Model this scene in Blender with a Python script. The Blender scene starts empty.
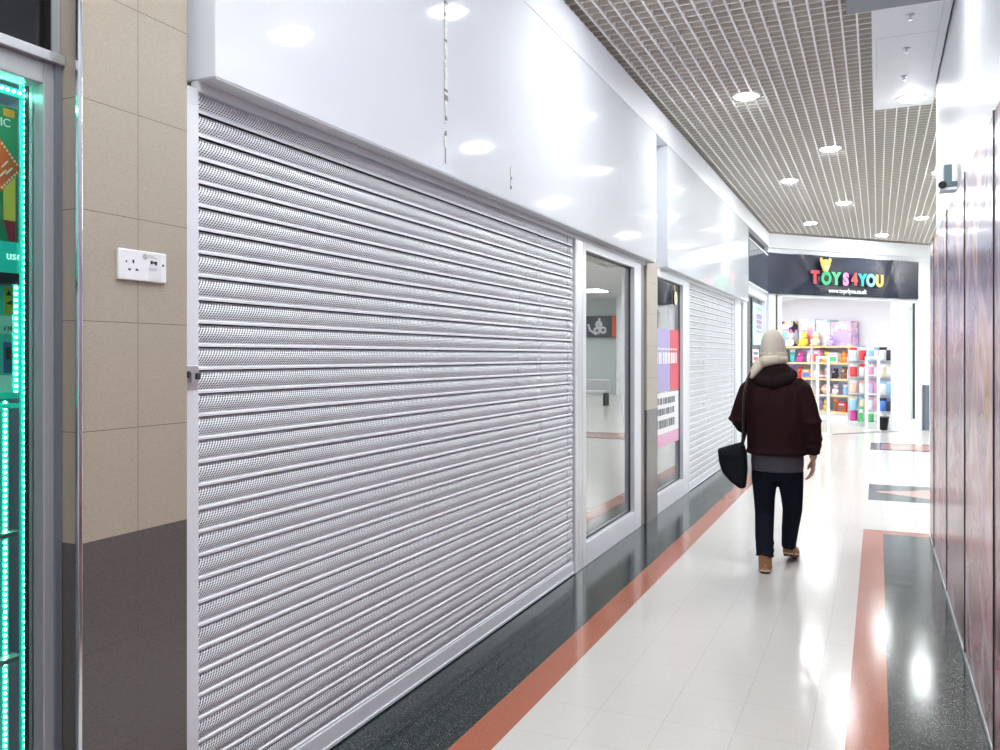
import bpy, math, random
from mathutils import Vector, Matrix
R = math.radians
random.seed(7)
SC = bpy.context.scene
COL = SC.collection
H = 1.56
TH = math.atan(378 / 850)

# ------------------------------------------------------------------ materials
def nt_of(name):
    m = bpy.data.materials.new(name); m.use_nodes = True
    nt = m.node_tree; b = nt.nodes['Principled BSDF']
    return m, nt, b

def mth(nt, op, a, b=None, c=None):
    n = nt.nodes.new('ShaderNodeMath'); n.operation = op
    for i, v in enumerate((a, b, c)):
        if v is None: continue
        if isinstance(v, (int, float)): n.inputs[i].default_value = v
        else: nt.links.new(v, n.inputs[i])
    return n.outputs[0]

def mixc(nt, fac, a, b):
    n = nt.nodes.new('ShaderNodeMix'); n.data_type = 'RGBA'
    for idx, v in ((0, fac), (6, a), (7, b)):
        if isinstance(v, (int, float)): n.inputs[idx].default_value = v
        elif isinstance(v, tuple): n.inputs[idx].default_value = (*v[:3], 1)
        else: nt.links.new(v, n.inputs[idx])
    return n.outputs[2]

def objco(nt):
    tc = nt.nodes.new('ShaderNodeTexCoord'); s = nt.nodes.new('ShaderNodeSeparateXYZ')
    nt.links.new(tc.outputs['Object'], s.inputs[0])
    return tc.outputs['Object'], s.outputs[0], s.outputs[1], s.outputs[2]

def noise(nt, vec, scale, detail=3, rough=.5):
    n = nt.nodes.new('ShaderNodeTexNoise'); n.inputs['Scale'].default_value = scale
    n.inputs['Detail'].default_value = detail; n.inputs['Roughness'].default_value = rough
    nt.links.new(vec, n.inputs['Vector'])
    return n.outputs['Fac']

def ramp(nt, fac, stops):
    n = nt.nodes.new('ShaderNodeValToRGB'); e = n.color_ramp.elements
    while len(e) < len(stops): e.new(.5)
    for k, (p, c) in enumerate(stops):
        e[k].position = p; e[k].color = (*c, 1)
    nt.links.new(fac, n.inputs[0])
    return n.outputs[0]

def gline(nt, co, off, pitch, w):
    f = mth(nt, 'FRACT', mth(nt, 'DIVIDE', mth(nt, 'SUBTRACT', co, off), pitch))
    d = mth(nt, 'ABSOLUTE', mth(nt, 'SUBTRACT', f, .5))
    return mth(nt, 'GREATER_THAN', d, .5 - w / (2 * pitch))

def mat(name, col, rough=.5, metal=0., coat=0., var=.06, vscale=30., emit=None, es=0., spec=.5, bump=0., bscale=200.):
    m, nt, b = nt_of(name)
    vec, x, y, z = objco(nt)
    nf = noise(nt, vec, vscale)
    lo = tuple(c * (1 - var) for c in col); hi = tuple(min(1, c * (1 + var)) for c in col)
    nt.links.new(mixc(nt, nf, lo, hi), b.inputs['Base Color'])
    b.inputs['Roughness'].default_value = rough
    b.inputs['Metallic'].default_value = metal
    b.inputs['Coat Weight'].default_value = coat
    b.inputs['Coat Roughness'].default_value = .05
    b.inputs['Specular IOR Level'].default_value = spec
    if emit:
        b.inputs['Emission Color'].default_value = (*emit, 1)
        b.inputs['Emission Strength'].default_value = es
    if bump:
        bp = nt.nodes.new('ShaderNodeBump'); bp.inputs['Strength'].default_value = bump
        bp.inputs['Distance'].default_value = .002
        nt.links.new(noise(nt, vec, bscale, 4), bp.inputs['Height'])
        nt.links.new(bp.outputs[0], b.inputs['Normal'])
    return m

def terrazzo(name, base, specks, sscale, thr, rough, tiles=False, spec=.4):
    m, nt, b = nt_of(name)
    vec, x, y, z = objco(nt)
    col = base
    for k, sc in enumerate(specks):
        v = nt.nodes.new('ShaderNodeTexVoronoi'); v.inputs['Scale'].default_value = sscale * (1 + .45 * k)
        nt.links.new(vec, v.inputs['Vector'])
        ms = mth(nt, 'LESS_THAN', v.outputs['Distance'], thr)
        s2 = nt.nodes.new('ShaderNodeSeparateColor'); nt.links.new(v.outputs['Color'], s2.inputs[0])
        ms = mth(nt, 'MULTIPLY', ms, mth(nt, 'GREATER_THAN', s2.outputs[0], .45))
        col = mixc(nt, ms, col, sc)
    cl = noise(nt, vec, 3.0)
    col2 = mixc(nt, mth(nt, 'MULTIPLY', cl, .25), col, tuple(c * .8 for c in base))
    if tiles:
        g = mth(nt, 'MAXIMUM', gline(nt, x, -1.125, .29, .0028), gline(nt, y, 3.94, .332, .0028))
        col2 = mixc(nt, mth(nt, 'MULTIPLY', g, .55), col2, (.42, .41, .38))
    nt.links.new(col2, b.inputs['Base Color'])
    rn = mth(nt, 'ADD', mth(nt, 'MULTIPLY', noise(nt, vec, 9), .09), rough)
    nt.links.new(rn, b.inputs['Roughness']); b.inputs['Specular IOR Level'].default_value = spec
    return m

def tile_mat(name):
    m, nt, b = nt_of(name)
    vec, x, y, z = objco(nt)
    sp = noise(nt, vec, 420, 2, .7)
    lg = mixc(nt, ramp(nt, sp, [(.38, (0, 0, 0)), (.62, (1, 1, 1))]), (.36, .312, .245), (.475, .425, .35))
    dk = mixc(nt, ramp(nt, sp, [(.38, (0, 0, 0)), (.62, (1, 1, 1))]), (.085, .075, .072), (.155, .14, .135))
    col = mixc(nt, mth(nt, 'GREATER_THAN', z, 1.053), dk, lg)
    g = mth(nt, 'MAXIMUM', gline(nt, z, 1.053, .3012, .0022), gline(nt, y, 1.825, .2985, .0022))
    col = mixc(nt, mth(nt, 'MULTIPLY', g, .75), col, (.10, .085, .07))
    nt.links.new(col, b.inputs['Base Color'])
    b.inputs['Roughness'].default_value = .24
    bp = nt.nodes.new('ShaderNodeBump'); bp.inputs['Strength'].default_value = .12; bp.inputs['Distance'].default_value = .001
    nt.links.new(sp, bp.inputs['Height']); nt.links.new(bp.outputs[0], b.inputs['Normal'])
    return m

def shutter_mat(name):
    m, nt, b = nt_of(name)
    vec, x, y, z = objco(nt)
    P = .075
    zl = mth(nt, 'MULTIPLY', mth(nt, 'FRACT', mth(nt, 'DIVIDE', mth(nt, 'SUBTRACT', z, .09), P)), P)
    band = mth(nt, 'MULTIPLY', mth(nt, 'GREATER_THAN', zl, .014), mth(nt, 'LESS_THAN', zl, .067))
    pv, pu = .0076, .0125
    v = mth(nt, 'DIVIDE', z, pv); row = mth(nt, 'FLOOR', v)
    u = mth(nt, 'ADD', mth(nt, 'DIVIDE', y, pu), mth(nt, 'MULTIPLY', row, .5))
    dv = mth(nt, 'MULTIPLY', mth(nt, 'SUBTRACT', mth(nt, 'FRACT', v), .5), pv / .0033)
    du = mth(nt, 'SUBTRACT', mth(nt, 'MULTIPLY', mth(nt, 'SUBTRACT', mth(nt, 'FRACT', u), .5), pu / .0033), mth(nt, 'MULTIPLY', dv, .9))
    r2 = mth(nt, 'ADD', mth(nt, 'POWER', mth(nt, 'ABSOLUTE', du), 2.), mth(nt, 'POWER', mth(nt, 'ABSOLUTE', dv), 2.))
    hole = mth(nt, 'MULTIPLY', mth(nt, 'LESS_THAN', r2, 1.), band)
    n = noise(nt, vec, 6)
    nt.links.new(mixc(nt, n, (.78, .81, .86), (.88, .91, .95)), b.inputs['Base Color'])
    b.inputs['Metallic'].default_value = .05; b.inputs['Roughness'].default_value = .36
    tr = nt.nodes.new('ShaderNodeBsdfTransparent'); mx = nt.nodes.new('ShaderNodeMixShader')
    out = nt.nodes['Material Output']
    nt.links.new(hole, mx.inputs[0]); nt.links.new(b.outputs[0], mx.inputs[1]); nt.links.new(tr.outputs[0], mx.inputs[2])
    nt.links.new(mx.outputs[0], out.inputs[0])
    return m

def glass_mat(name, tint=(1, 1, 1), ior=1.5, rough=.0, base=0.):
    m, nt, b = nt_of(name)
    tr = nt.nodes.new('ShaderNodeBsdfTransparent'); tr.inputs[0].default_value = (*tint, 1)
    gl = nt.nodes.new('ShaderNodeBsdfGlossy'); gl.inputs['Roughness'].default_value = rough
    fr = nt.nodes.new('ShaderNodeFresnel'); fr.inputs[0].default_value = ior
    vec, x, y, z = objco(nt)
    f = mth(nt, 'ADD', fr.outputs[0], mth(nt, 'ADD', base, mth(nt, 'MULTIPLY', noise(nt, vec, 2), .02)))
    f = mth(nt, 'MINIMUM', f, 1.)
    mx = nt.nodes.new('ShaderNodeMixShader')
    nt.links.new(f, mx.inputs[0]); nt.links.new(tr.outputs[0], mx.inputs[1]); nt.links.new(gl.outputs[0], mx.inputs[2])
    nt.links.new(mx.outputs[0], nt.nodes['Material Output'].inputs[0])
    return m

def print_mat(name, seed):
    # photographic abstract print: soft vertical smears of maroon, violet and amber
    m, nt, b = nt_of(name)
    tc = nt.nodes.new('ShaderNodeTexCoord')
    mp = nt.nodes.new('ShaderNodeMapping'); mp.inputs['Location'].default_value = (seed * 3.1, seed * 1.7, seed * .9)
    mp.inputs['Scale'].default_value = (1, .75, .50); mp.inputs['Rotation'].default_value = (.45, 0, 0)
    nt.links.new(tc.outputs['Object'], mp.inputs[0])
    n1 = noise(nt, mp.outputs[0], 1.5, 2, .5); n2 = noise(nt, mp.outputs[0], 2.4, 2, .5)
    n1.node.inputs['Distortion'].default_value = 1.6; n2.node.inputs['Distortion'].default_value = 1.2
    c1 = ramp(nt, n1, [(.30, (.10, .025, .03)), (.44, (.30, .09, .10)), (.52, (.50, .22, .26)), (.60, (.62, .42, .48)), (.72, (.30, .12, .11))])
    c2 = ramp(nt, n2, [(.32, (.12, .13, .30)), (.48, (.38, .28, .42)), (.58, (.70, .55, .58)), (.70, (.55, .33, .14))])
    s = nt.nodes.new('ShaderNodeSeparateXYZ'); nt.links.new(tc.outputs['Object'], s.inputs[0])
    f = mth(nt, 'MULTIPLY', mth(nt, 'SUBTRACT', s.outputs[2], .5), .6)
    f = mth(nt, 'MINIMUM', mth(nt, 'MAXIMUM', f, .08), .85)
    nt.links.new(mixc(nt, f, c1, c2), b.inputs['Base Color'])
    b.inputs['Specular IOR Level'].default_value = .38; b.inputs['Roughness'].default_value = .20; b.inputs['Coat Weight'].default_value = 0.
    return m

def blotch_mat(name, cols, scale=14., rough=.4):
    m, nt, b = nt_of(name)
    vec, x, y, z = objco(nt)
    v = nt.nodes.new('ShaderNodeTexVoronoi'); v.inputs['Scale'].default_value = scale; nt.links.new(vec, v.inputs['Vector'])
    s = nt.nodes.new('ShaderNodeSeparateColor'); nt.links.new(v.outputs['Color'], s.inputs[0])
    k = len(cols)
    c = ramp(nt, s.outputs[0], [((i + .2) / k, cc) for i, cc in enumerate(cols)])
    c.node.color_ramp.interpolation = 'CONSTANT'
    nt.links.new(c, b.inputs['Base Color']); b.inputs['Roughness'].default_value = rough
    return m

M = {}
M['tile_white'] = terrazzo('cream_tile', (.68, .665, .62), [(.56, .54, .49), (.75, .74, .71)], 110, .24, .11, True, .28)
M['dark'] = terrazzo('dark_terrazzo', (.014, .026, .027), [(.07, .10, .095), (.36, .40, .38)], 105, .25, .10)
M['red'] = terrazzo('red_terrazzo', (.43, .135, .075), [(.58, .26, .17), (.34, .09, .05)], 140, .24, .11)
M['pink'] = terrazzo('pink_terrazzo', (.55, .30, .25), [(.62, .42, .36), (.42, .2, .17)], 140, .24, .11)
M['pier'] = tile_mat('wall_tile')
M['white_gloss'] = mat('white_gloss_laminate', (.72, .75, .80), .05, coat=.15, var=.015, vscale=2)
M['right_wall'] = mat('white_sheet_wall', (.56, .57, .60), .30, coat=.1, var=.03, vscale=3)
M['white_wall'] = mat('white_satin_wall', (.74, .76, .81), .34, coat=.08, var=.02, vscale=3)
M['white_paint'] = mat('white_paint', (.80, .82, .86), .45, var=.02)
M['soffit'] = mat('grey_soffit', (.60, .63, .65), .5, var=.05, vscale=40)
M['alu_white'] = mat('white_powdercoat', (.74, .77, .82), .3, var=.02)
M['alu'] = mat('brushed_aluminium', (.62, .63, .65), .35, .7, var=.05)
M['chrome'] = mat('polished_steel', (.75, .77, .80), .15, 1.)
M['shutter'] = shutter_mat('perforated_steel_slat')
M['dark_gap'] = mat('dark_recess', (.02, .02, .022), .7)
M['black'] = mat('black_plastic', (.012, .012, .014), .35)
M['gasket'] = mat('grey_green_gasket', (.05, .06, .06), .5)
M['grid'] = mat('white_grid_bar', (.90, .90, .90), .4, var=.01)
M['grid_tan'] = mat('beige_grid_blade', (.66, .60, .52), .55, var=.06)
M['plenum'] = mat('brown_plenum', (.50, .44, .36), .8)
M['lens'] = mat('downlight_lens', (1, 1, 1), .3, emit=(.94, .98, 1), es=200.)
M['lens_rim'] = mat('downlight_rim', (.85, .85, .86), .3)
M['shop_lamp'] = mat('shop_lamp', (1, 1, 1), .3, emit=(.96, .985, 1), es=21.)
M['mall_fill'] = mat('mall_fill', (1, 1, 1), .3, emit=(.97, .99, 1), es=17.)
M['glass'] = glass_mat('shop_glass', (.93, .97, .95), 2.0, 0., .34)
M['glass_clear'] = glass_mat('clear_glass', (.97, .99, .98), 1.22)
M['frost'] = mat('frosted_pane', (.72, .78, .80), .3, var=.03)
M['banner'] = mat('black_vinyl', (.012, .016, .036), .26, var=.2, vscale=4, bump=.25, bscale=9)
M['dark_sign'] = mat('dark_blue_sign', (.035, .045, .075), .12, coat=.4)
M['grey_sign'] = mat('slate_grey_panel', (.12, .14, .18), .35)

# ------------------------------------------------------------------ mesh builder
class MB:
    def __init__(s): s.v = []; s.f = []; s.mi = []
    def add(s, vs, fs, mi=0):
        o = len(s.v); s.v += [tuple(v) for v in vs]
        for f in fs: s.f.append(tuple(i + o for i in f)); s.mi.append(mi)
        return s
    def box(s, x0, x1, y0, y1, z0, z1, mi=0, m=None):
        vs = [Vector((x, y, z)) for x in (x0, x1) for y in (y0, y1) for z in (z0, z1)]
        if m: vs = [m @ v for v in vs]
        return s.add(vs, [(0, 1, 3, 2), (4, 6, 7, 5), (0, 4, 5, 1), (2, 3, 7, 6), (0, 2, 6, 4), (1, 5, 7, 3)], mi)
    def loft(s, rings, cap=True, mi=0, closed=True):
        n = len(rings[0]); vs = [p for r in rings for p in r]; fs = []
        for k in range(len(rings) - 1):
            for i in range(n if closed else n - 1):
                j = (i + 1) % n
                fs.append((k * n + i, k * n + j, (k + 1) * n + j, (k + 1) * n + i))
        if cap: fs.append(tuple(reversed(range(n)))); fs.append(tuple((len(rings) - 1) * n + i for i in range(n)))
        return s.add(vs, fs, mi)
    def tube(s, pts, rad, n=10, mi=0, flat=1.):
        pts = [Vector(p) for p in pts]
        if isinstance(rad, (int, float)): rad = [rad] * len(pts)
        rings = []; ref = None
        for i, p in enumerate(pts):
            d = (pts[min(i + 1, len(pts) - 1)] - pts[max(i - 1, 0)]).normalized()
            if ref is None:
                ref = Vector((0, 0, 1)) if abs(d.z) < .9 else Vector((0, 1, 0))
            a = (ref - d * ref.dot(d)).normalized(); ref = a; b = d.cross(a)
            rings.append([p + (a * math.cos(t) + b * math.sin(t) * flat) * rad[i] for t in [2 * math.pi * k / n for k in range(n)]])
        return s.loft(rings, True, mi)
    def ell(s, c, r, n=14, k=9, mi=0, m=None):
        c = Vector(c); rings = []
        for j in range(k + 1):
            ph = math.pi * j / k; ph = min(max(ph, .02), math.pi - .02)
            ring = []
            for i in range(n):
                t = 2 * math.pi * i / n
                q = Vector((r[0] * math.sin(ph) * math.cos(t), r[1] * math.sin(ph) * math.sin(t), -r[2] * math.cos(ph)))
                ring.append(c + (m @ q if m else q))
            rings.append(ring)
        return s.loft(rings, True, mi)
    def lathe(s, prof, n=20, c=(0, 0, 0), mi=0):
        rings = [[(c[0] + r * math.cos(2 * math.pi * i / n), c[1] + r * math.sin(2 * math.pi * i / n), c[2] + z) for i in range(n)] for r, z in prof]
        return s.loft(rings, True, mi)
    def prism(s, poly, d, mi=0):
        # poly: 3D points, extruded by vector d
        n = len(poly); d = Vector(d)
        vs = [Vector(p) for p in poly] + [Vector(p) + d for p in poly]
        fs = [tuple(range(n)), tuple(reversed(range(n, 2 * n)))] + [(i, i + n, (i + 1) % n + n, (i + 1) % n) for i in range(n)]
        return s.add(vs, fs, mi)
    def poly(s, pts, mi=0): return s.add(pts, [tuple(range(len(pts)))], mi)
    def xf(s, m): s.v = [tuple(m @ Vector(v)) for v in s.v]; return s
    def build(s, name, mats, parent=None, smooth=False, bevel=0., seg=2):
        me = bpy.data.meshes.new(name); me.from_pydata(s.v, [], s.f); me.update()
        for mm in (mats if isinstance(mats, (list, tuple)) else [mats]): me.materials.append(mm)
        for p, i in zip(me.polygons, s.mi): p.material_index = i; p.use_smooth = smooth
        import bmesh
        bm = bmesh.new(); bm.from_mesh(me); bmesh.ops.recalc_face_normals(bm, faces=bm.faces); bm.to_mesh(me); bm.free()
        o = bpy.data.objects.new(name, me); COL.objects.link(o)
        if parent: o.parent = parent
        if bevel:
            b = o.modifiers.new('bevel', 'BEVEL'); b.width = bevel; b.segments = seg; b.limit_method = 'ANGLE'
        return o

def baked(o):
    dg = bpy.context.evaluated_depsgraph_get()
    me = bpy.data.meshes.new_from_object(o.evaluated_get(dg))
    old = o.data; o.modifiers.clear(); o.data = me
    return o

def remesh(o, vox, smooth_it=6, fac=.5):
    r = o.modifiers.new('r', 'REMESH'); r.mode = 'VOXEL'; r.voxel_size = vox; r.use_smooth_shade = True
    if smooth_it:
        s = o.modifiers.new('s', 'SMOOTH'); s.factor = fac; s.iterations = smooth_it
    mats = list(o.data.materials)
    baked(o)
    o.data.materials.clear()
    for m in mats: o.data.materials.append(m)
    for p in o.data.polygons: p.use_smooth = True; p.material_index = 0
    return o

def tag(o, label, cat, group=None):
    o['label'] = label; o['category'] = cat
    if group: o['group'] = group
    return o
def struct(o): o['kind'] = 'structure'; return o
def thing(name, loc, label, cat, group=None, rz=0.):
    o = bpy.data.objects.new(name, None); COL.objects.link(o); o.empty_display_size = .1
    o.location = loc; o.rotation_euler = (0, 0, rz)
    return tag(o, label, cat, group)
def dup(src, loc, label, group=None, rz=None):
    r = src.copy(); COL.objects.link(r); r.location = loc
    if rz is not None: r.rotation_euler = (0, 0, rz)
    r['label'] = label
    if group: r['group'] = group
    for ch in list(src.children):
        c = ch.copy(); COL.objects.link(c); c.parent = r
        for g in list(ch.children):
            d = g.copy(); COL.objects.link(d); d.parent = c
    return r

def text_mesh(name, body, size, m, parent, mtx, extrude=.003, align='LEFT', sx=1., bold=0.):
    cu = bpy.data.curves.new('t', 'FONT'); cu.body = body; cu.size = size; cu.extrude = extrude; cu.align_x = align
    cu.offset = bold; cu.resolution_u = 4
    t = bpy.data.objects.new('t', cu); COL.objects.link(t)
    bpy.context.view_layer.update()
    me = bpy.data.meshes.new_from_object(t.evaluated_get(bpy.context.evaluated_depsgraph_get()))
    bpy.data.objects.remove(t); bpy.data.curves.remove(cu)
    me.transform(mtx @ Matrix.Diagonal((sx, 1, 1, 1)))
    me.materials.clear(); me.materials.append(m)
    o = bpy.data.objects.new(name, me); COL.objects.link(o)
    if parent: o.parent = parent
    return o

def frame_m(o, xa, ya, za):
    return Matrix(((xa[0], ya[0], za[0], o[0]), (xa[1], ya[1], za[1], o[1]), (xa[2], ya[2], za[2], o[2]), (0, 0, 0, 1)))

# shop-front local frame
A = Vector((-1.9, 16.9, 0)); T = Vector((.668, .744, 0)).normalized(); N = Vector((T.y, -T.x, 0))
def SP(t, n, z): return A + T * t + N * n + Vector((0, 0, z))
SM = frame_m(A, T, -N, (0, 0, 1))       # local x=t, y=-n (into the shop), z
TN_RZ = math.atan2(T.y, T.x)
def yline(x): return 16.9 + (x + 1.9) * T.y / T.x

# ------------------------------------------------------------------ camera, world
cam = bpy.data.cameras.new('camera'); co = bpy.data.objects.new('camera', cam); COL.objects.link(co)
co.location = (0, 0, H); co.rotation_euler = (R(90), 0, TH)
cam.sensor_width = 36; cam.lens = 30.6; cam.shift_y = -.019; cam.clip_start = .02
SC.camera = co
w = bpy.data.worlds.new('world'); SC.world = w; w.use_nodes = True
w.node_tree.nodes['Background'].inputs[0].default_value = (.90, .94, 1, 1)
w.node_tree.nodes['Background'].inputs[1].default_value = .85
SC.view_settings.view_transform = 'Standard'; SC.view_settings.look = 'None'
SC.view_settings.gamma = 1; SC.view_settings.use_curve_mapping = False
SC.view_settings.exposure = 0.65
SC.cycles.max_bounces = 8; SC.cycles.transparent_max_bounces = 12; SC.cycles.diffuse_bounces = 5
SC.cycles.caustics_reflective = False; SC.cycles.caustics_refractive = False
SC.cycles.use_denoising = True
SC.cycles.sample_clamp_indirect = 6

# ------------------------------------------------------------------ floor
b = MB()
def rect(x0, x1, y0, y1, z, mi): b.poly([(x0, y0, z), (x1, y0, z), (x1, y1, z), (x0, y1, z)], mi)
rect(-1.40, -.12, -4, 36, 0, 0); rect(-.12, 14, 8.34, 36, 0, 0); rect(-1.99, -1.40, 14.6, 36, 0, 0); rect(-6, -1.99, 14.2, 36, 0, 0)
rect(-2.14, -1.56, -4, 14.0, 0, 1); rect(-1.56, -1.40, -4, 14.0, .0, 2); rect(-1.99, -1.40, 14.0, 14.6, 0, 0)
rect(-.12, .04, -4, 8.34, 0, 2); rect(.04, .52, -4, 8.17, 0, 1); rect(.04, .52, 8.17, 8.34, 0, 2); rect(.52, 14, -4, 8.34, 0, 0)
z1, z2 = .0008, .0016
rect(-.10, 1.95, 10.05, 11.3, z1, 1)
b.poly([(-.06, 10.68, z2), (.93, 10.10, z2), (1.92, 10.68, z2), (.93, 11.26, z2)], 3)
rect(-.12, 1.95, 15.45, 16.7, z1, 1); rect(.05, 1.78, 15.6, 16.55, z2, 3)
fl = struct(b.build('floor', [M['tile_white'], M['dark'], M['red'], M['pink']]))
# threshold strip along the toy shop entrance
b = MB(); b.box(.25, 3.35, -.03, .07, 0, .012, m=SM); struct(b.build('trim_1', mat('threshold_steel', (.35, .35, .36), .3, .8)))

# ------------------------------------------------------------------ ceiling
ZC = 3.93
b = MB()
k = 0; x = -1.945
while x < 2.6:
    y0 = -1.5 if x < .42 else 8.28
    y1 = min(yline(x) - .05, 21.0) if x < 1.6 else 21.
    b.box(x - .0062, x + .0062, y0, y1, ZC, ZC + .05, 0); x += .1005
y = -1.45
while y < 21:
    xl = -1.945
    if y > yline(-1.9): xl = -1.9 + (y - 16.9) * T.x / T.y + .03
    xr = .44 if y < 8.3 else 2.55
    b.box(xl, xr, y - .0022, y + .0022, ZC + .007, ZC + .052, 1); b.box(xl, xr, y - .0035, y + .0035, ZC + .002, ZC + .007, 0); y += .106
ce = struct(b.build('ceiling', [M['grid'], M['grid_tan']]))
b = MB(); b.box(-2.2, 2.6, -3, 22, ZC + .16, ZC + .2); b.build('plenum', M['plenum'], ce)
b = MB(); b.box(2.6, 14, 6, 36, ZC, ZC + .1); b.box(-6, 2.6, 22, 36, ZC, ZC + .1)
b.build('plain_ceiling', mat('far_ceiling', (.72, .72, .73), .6), ce)

# downlights
def make_light():
    o = thing('ceiling_light', (0, 0, 0), 'x', 'light')
    b = MB(); b.lathe([(.098, .012), (.125, .012), (.128, .004), (.122, -.004), (.10, -.004), (.098, .004)], 28); b.build('rim', M['lens_rim'], o, True)
    b = MB(); b.lathe([(.001, -.016), (.06, -.0155), (.085, -.012), (.096, -.004), (.098, .004), (.098, .008), (.001, .008)], 28); b.build('lens', M['lens'], o)
    return o
L0 = make_light()
lights = [(-1.10, 8.0, ZC, 'glowing round downlight over the fascia side, first ahead of the walker'),
          (-.50, 10.42, ZC, 'glowing round downlight in mid ceiling, beyond the white ceiling bulkhead'),
          (-1.10, 12.1, ZC, 'glowing round downlight over the plain shutter side, second in that row'),
          (-.49, 14.19, ZC, 'glowing round downlight in mid ceiling, second along from the bulkhead'),
          (.68, 16.28, ZC, 'glowing round downlight beside the end of the mural wall'),
          (.07, 18.25, ZC, 'glowing round downlight just in front of the toy shop banner'),
          (.27, 8.5, ZC - .052, 'glowing round downlight set in the white ceiling bulkhead'),
          (.75, 12.3, ZC, 'round downlight hidden past the edge of the mural wall'),
          (-1.10, 16.1, ZC, 'glowing round downlight over the toy shop side window')]
L0.location = lights[0][:3]; L0['label'] = lights[0][3]
for q in lights[1:]: dup(L0, q[:3], q[3])
for x, y in [(-1.1, 5.2), (.15, 5.1), (-.5, 2.6), (-1.1, 1.1), (.15, .9), (-.5, -1.2)]:
    dup(L0, (x, y, ZC), 'round ceiling downlight above the walkway near the viewer', 'ceiling downlights overhead')
for x, y in [(2.2, 10.5), (2.2, 15), (3.6, 12.5), (3.6, 18), (4.5, 23), (6.3, 22), (6.2, 27), (8, 25.5)]:
    dup(L0, (x, y, ZC - .01), 'round ceiling downlight in the mall beyond the mural wall', 'downlights in the side mall')
for i, (x, y) in enumerate([(4.0, 12.0), (4.6, 16.0), (4.2, 20.2), (7.5, 19.0), (5.0, 24.5), (8.5, 25), (5.6, 29.5), (9.5, 30)]):
    q = MB().box(-.6, .6, -.6, .6, -.02, -.001).build('light_tile', M['mall_fill']); q.location = (x, y, ZC)  # panels added to brighten the mall mirrored in the shop glass
    tag(q, 'added square fill light in the mall ceiling beyond the mural wall', 'light', 'added fill lights in the side mall')

# white bulkhead box flush in grid, with sprinklers, and dark beam
bk = thing('ceiling_bulkhead', (.21, 7, ZC), 'white boxed ceiling bulkhead beside the upper right-angled wall, holding one downlight', 'bulkhead')
bk['label'] = 'white boxed bulkhead hung below the grid ceiling above the mural boards'
def loc(o, mb): mb.v = [tuple(Vector(v) - o.location) for v in mb.v]; return mb
b = MB(); b.box(-.04, .45, 6.15, 8.78, ZC - .05, ZC + .01); loc(bk, b).build('box_casing', M['white_paint'], bk, bevel=.004)
b = MB(); b.box(-.02, .40, 6.80, 6.806, ZC - .0515, ZC - .0495); b.box(-.012, -.007, 6.80, 7.8, ZC - .0515, ZC - .0495); b.box(.395, .399, 6.1, 7.8, ZC - .0515, ZC - .0495)
loc(bk, b).build('joint_line', M['soffit'], bk)
for i, (x, y, lb) in enumerate([(.20, 6.42, 'small white sprinkler on the bulkhead next to the dark beam'), (.195, 7.1, 'small white sprinkler on the bulkhead just past its joint line'), (.20, 7.8, 'small white sprinkler on the bulkhead beside the downlight')]):
    o = thing('ceiling_sprinkler', (x, y, ZC - .05), lb, 'sprinkler')
    b = MB(); b.lathe([(.03, 0), (.03, -.004), (.012, -.008), (.008, -.02), (.005, -.03)], 14); b.build('escutcheon', M['alu_white'], o, True)
    b = MB(); b.lathe([(.002, -.03), (.016, -.032), (.016, -.034), (.002, -.036)], 12); b.build('deflector', M['chrome'], o)
b = MB(); b.box(-.19, .45, 5.7, 6.13, ZC - .09, ZC + .02); struct(b.build('trim_2', M['grey_sign'], bevel=.004))

# ------------------------------------------------------------------ left side: tiled pier, corner trim, socket
b = MB(); b.box(-2.13, -1.96, 1.626, 2.016, 0, 4.1); struct(b.build('wall_left', M['pier']))
b = MB(); b.box(-1.966, -1.952, 1.618, 1.632, 0, 4.0)
tag(b.build('corner_trim', M['chrome'], bevel=.003), 'slim bright metal trim on the tiled pier corner beside the green-lit kiosk', 'corner trim')
so = thing('power_socket', (-1.96, 1.834, 1.821), 'white double-width power socket with printed label on the beige tiled pier', 'socket')
b = MB(); b.box(0, .012, -.0875, .0875, -.044, .044); b.build('faceplate', mat('white_plastic', (.82, .83, .85), .3), so, bevel=.003)
b = MB()
for y, z, a, c in [(-.062, .008, .0022, .003), (-.037, .010, .0026, .0048), (-.051, -.014, .0042, .0025), (-.024, -.013, .0042, .0025), (.074, .008, .003, .003)]:
    MB().box(.011, .0126, y - a, y + a, z - c, z + c).build('pin_hole', M['black'], so)
b = MB(); b.box(.0118, .0124, .02, .066, -.038, .036); lab = b.build('sticker', mat('sticker', (.74, .76, .79), .4), so)
b = MB(); b.lathe([(.007, 0), (.0085, 0), (.0085, .0006), (.007, .0006)], 16); b.xf(frame_m((.0124, .005, .028), (0, 1, 0), (0, 0, 1), (1, 0, 0)))
for y0, y1, za, zb in [(.016, .05, .026, .0285), (.016, .042, .031, .033), (.022, .052, -.006, -.003), (.022, .046, -.011, -.0085)]:
    b.box(.0124, .0128, y0, y1, za, zb)
b.build('lettering', mat('grey_print', (.45, .46, .48), .5), lab)
b = MB()
for y0, y1, za, zb in [(.026, .034, .008, .018), (.036, .042, .010, .016), (.042, .050, .006, .017)]: b.box(.0124, .013, y0, y1, za, zb)
b.build('lettering', M['black'], lab)

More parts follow.
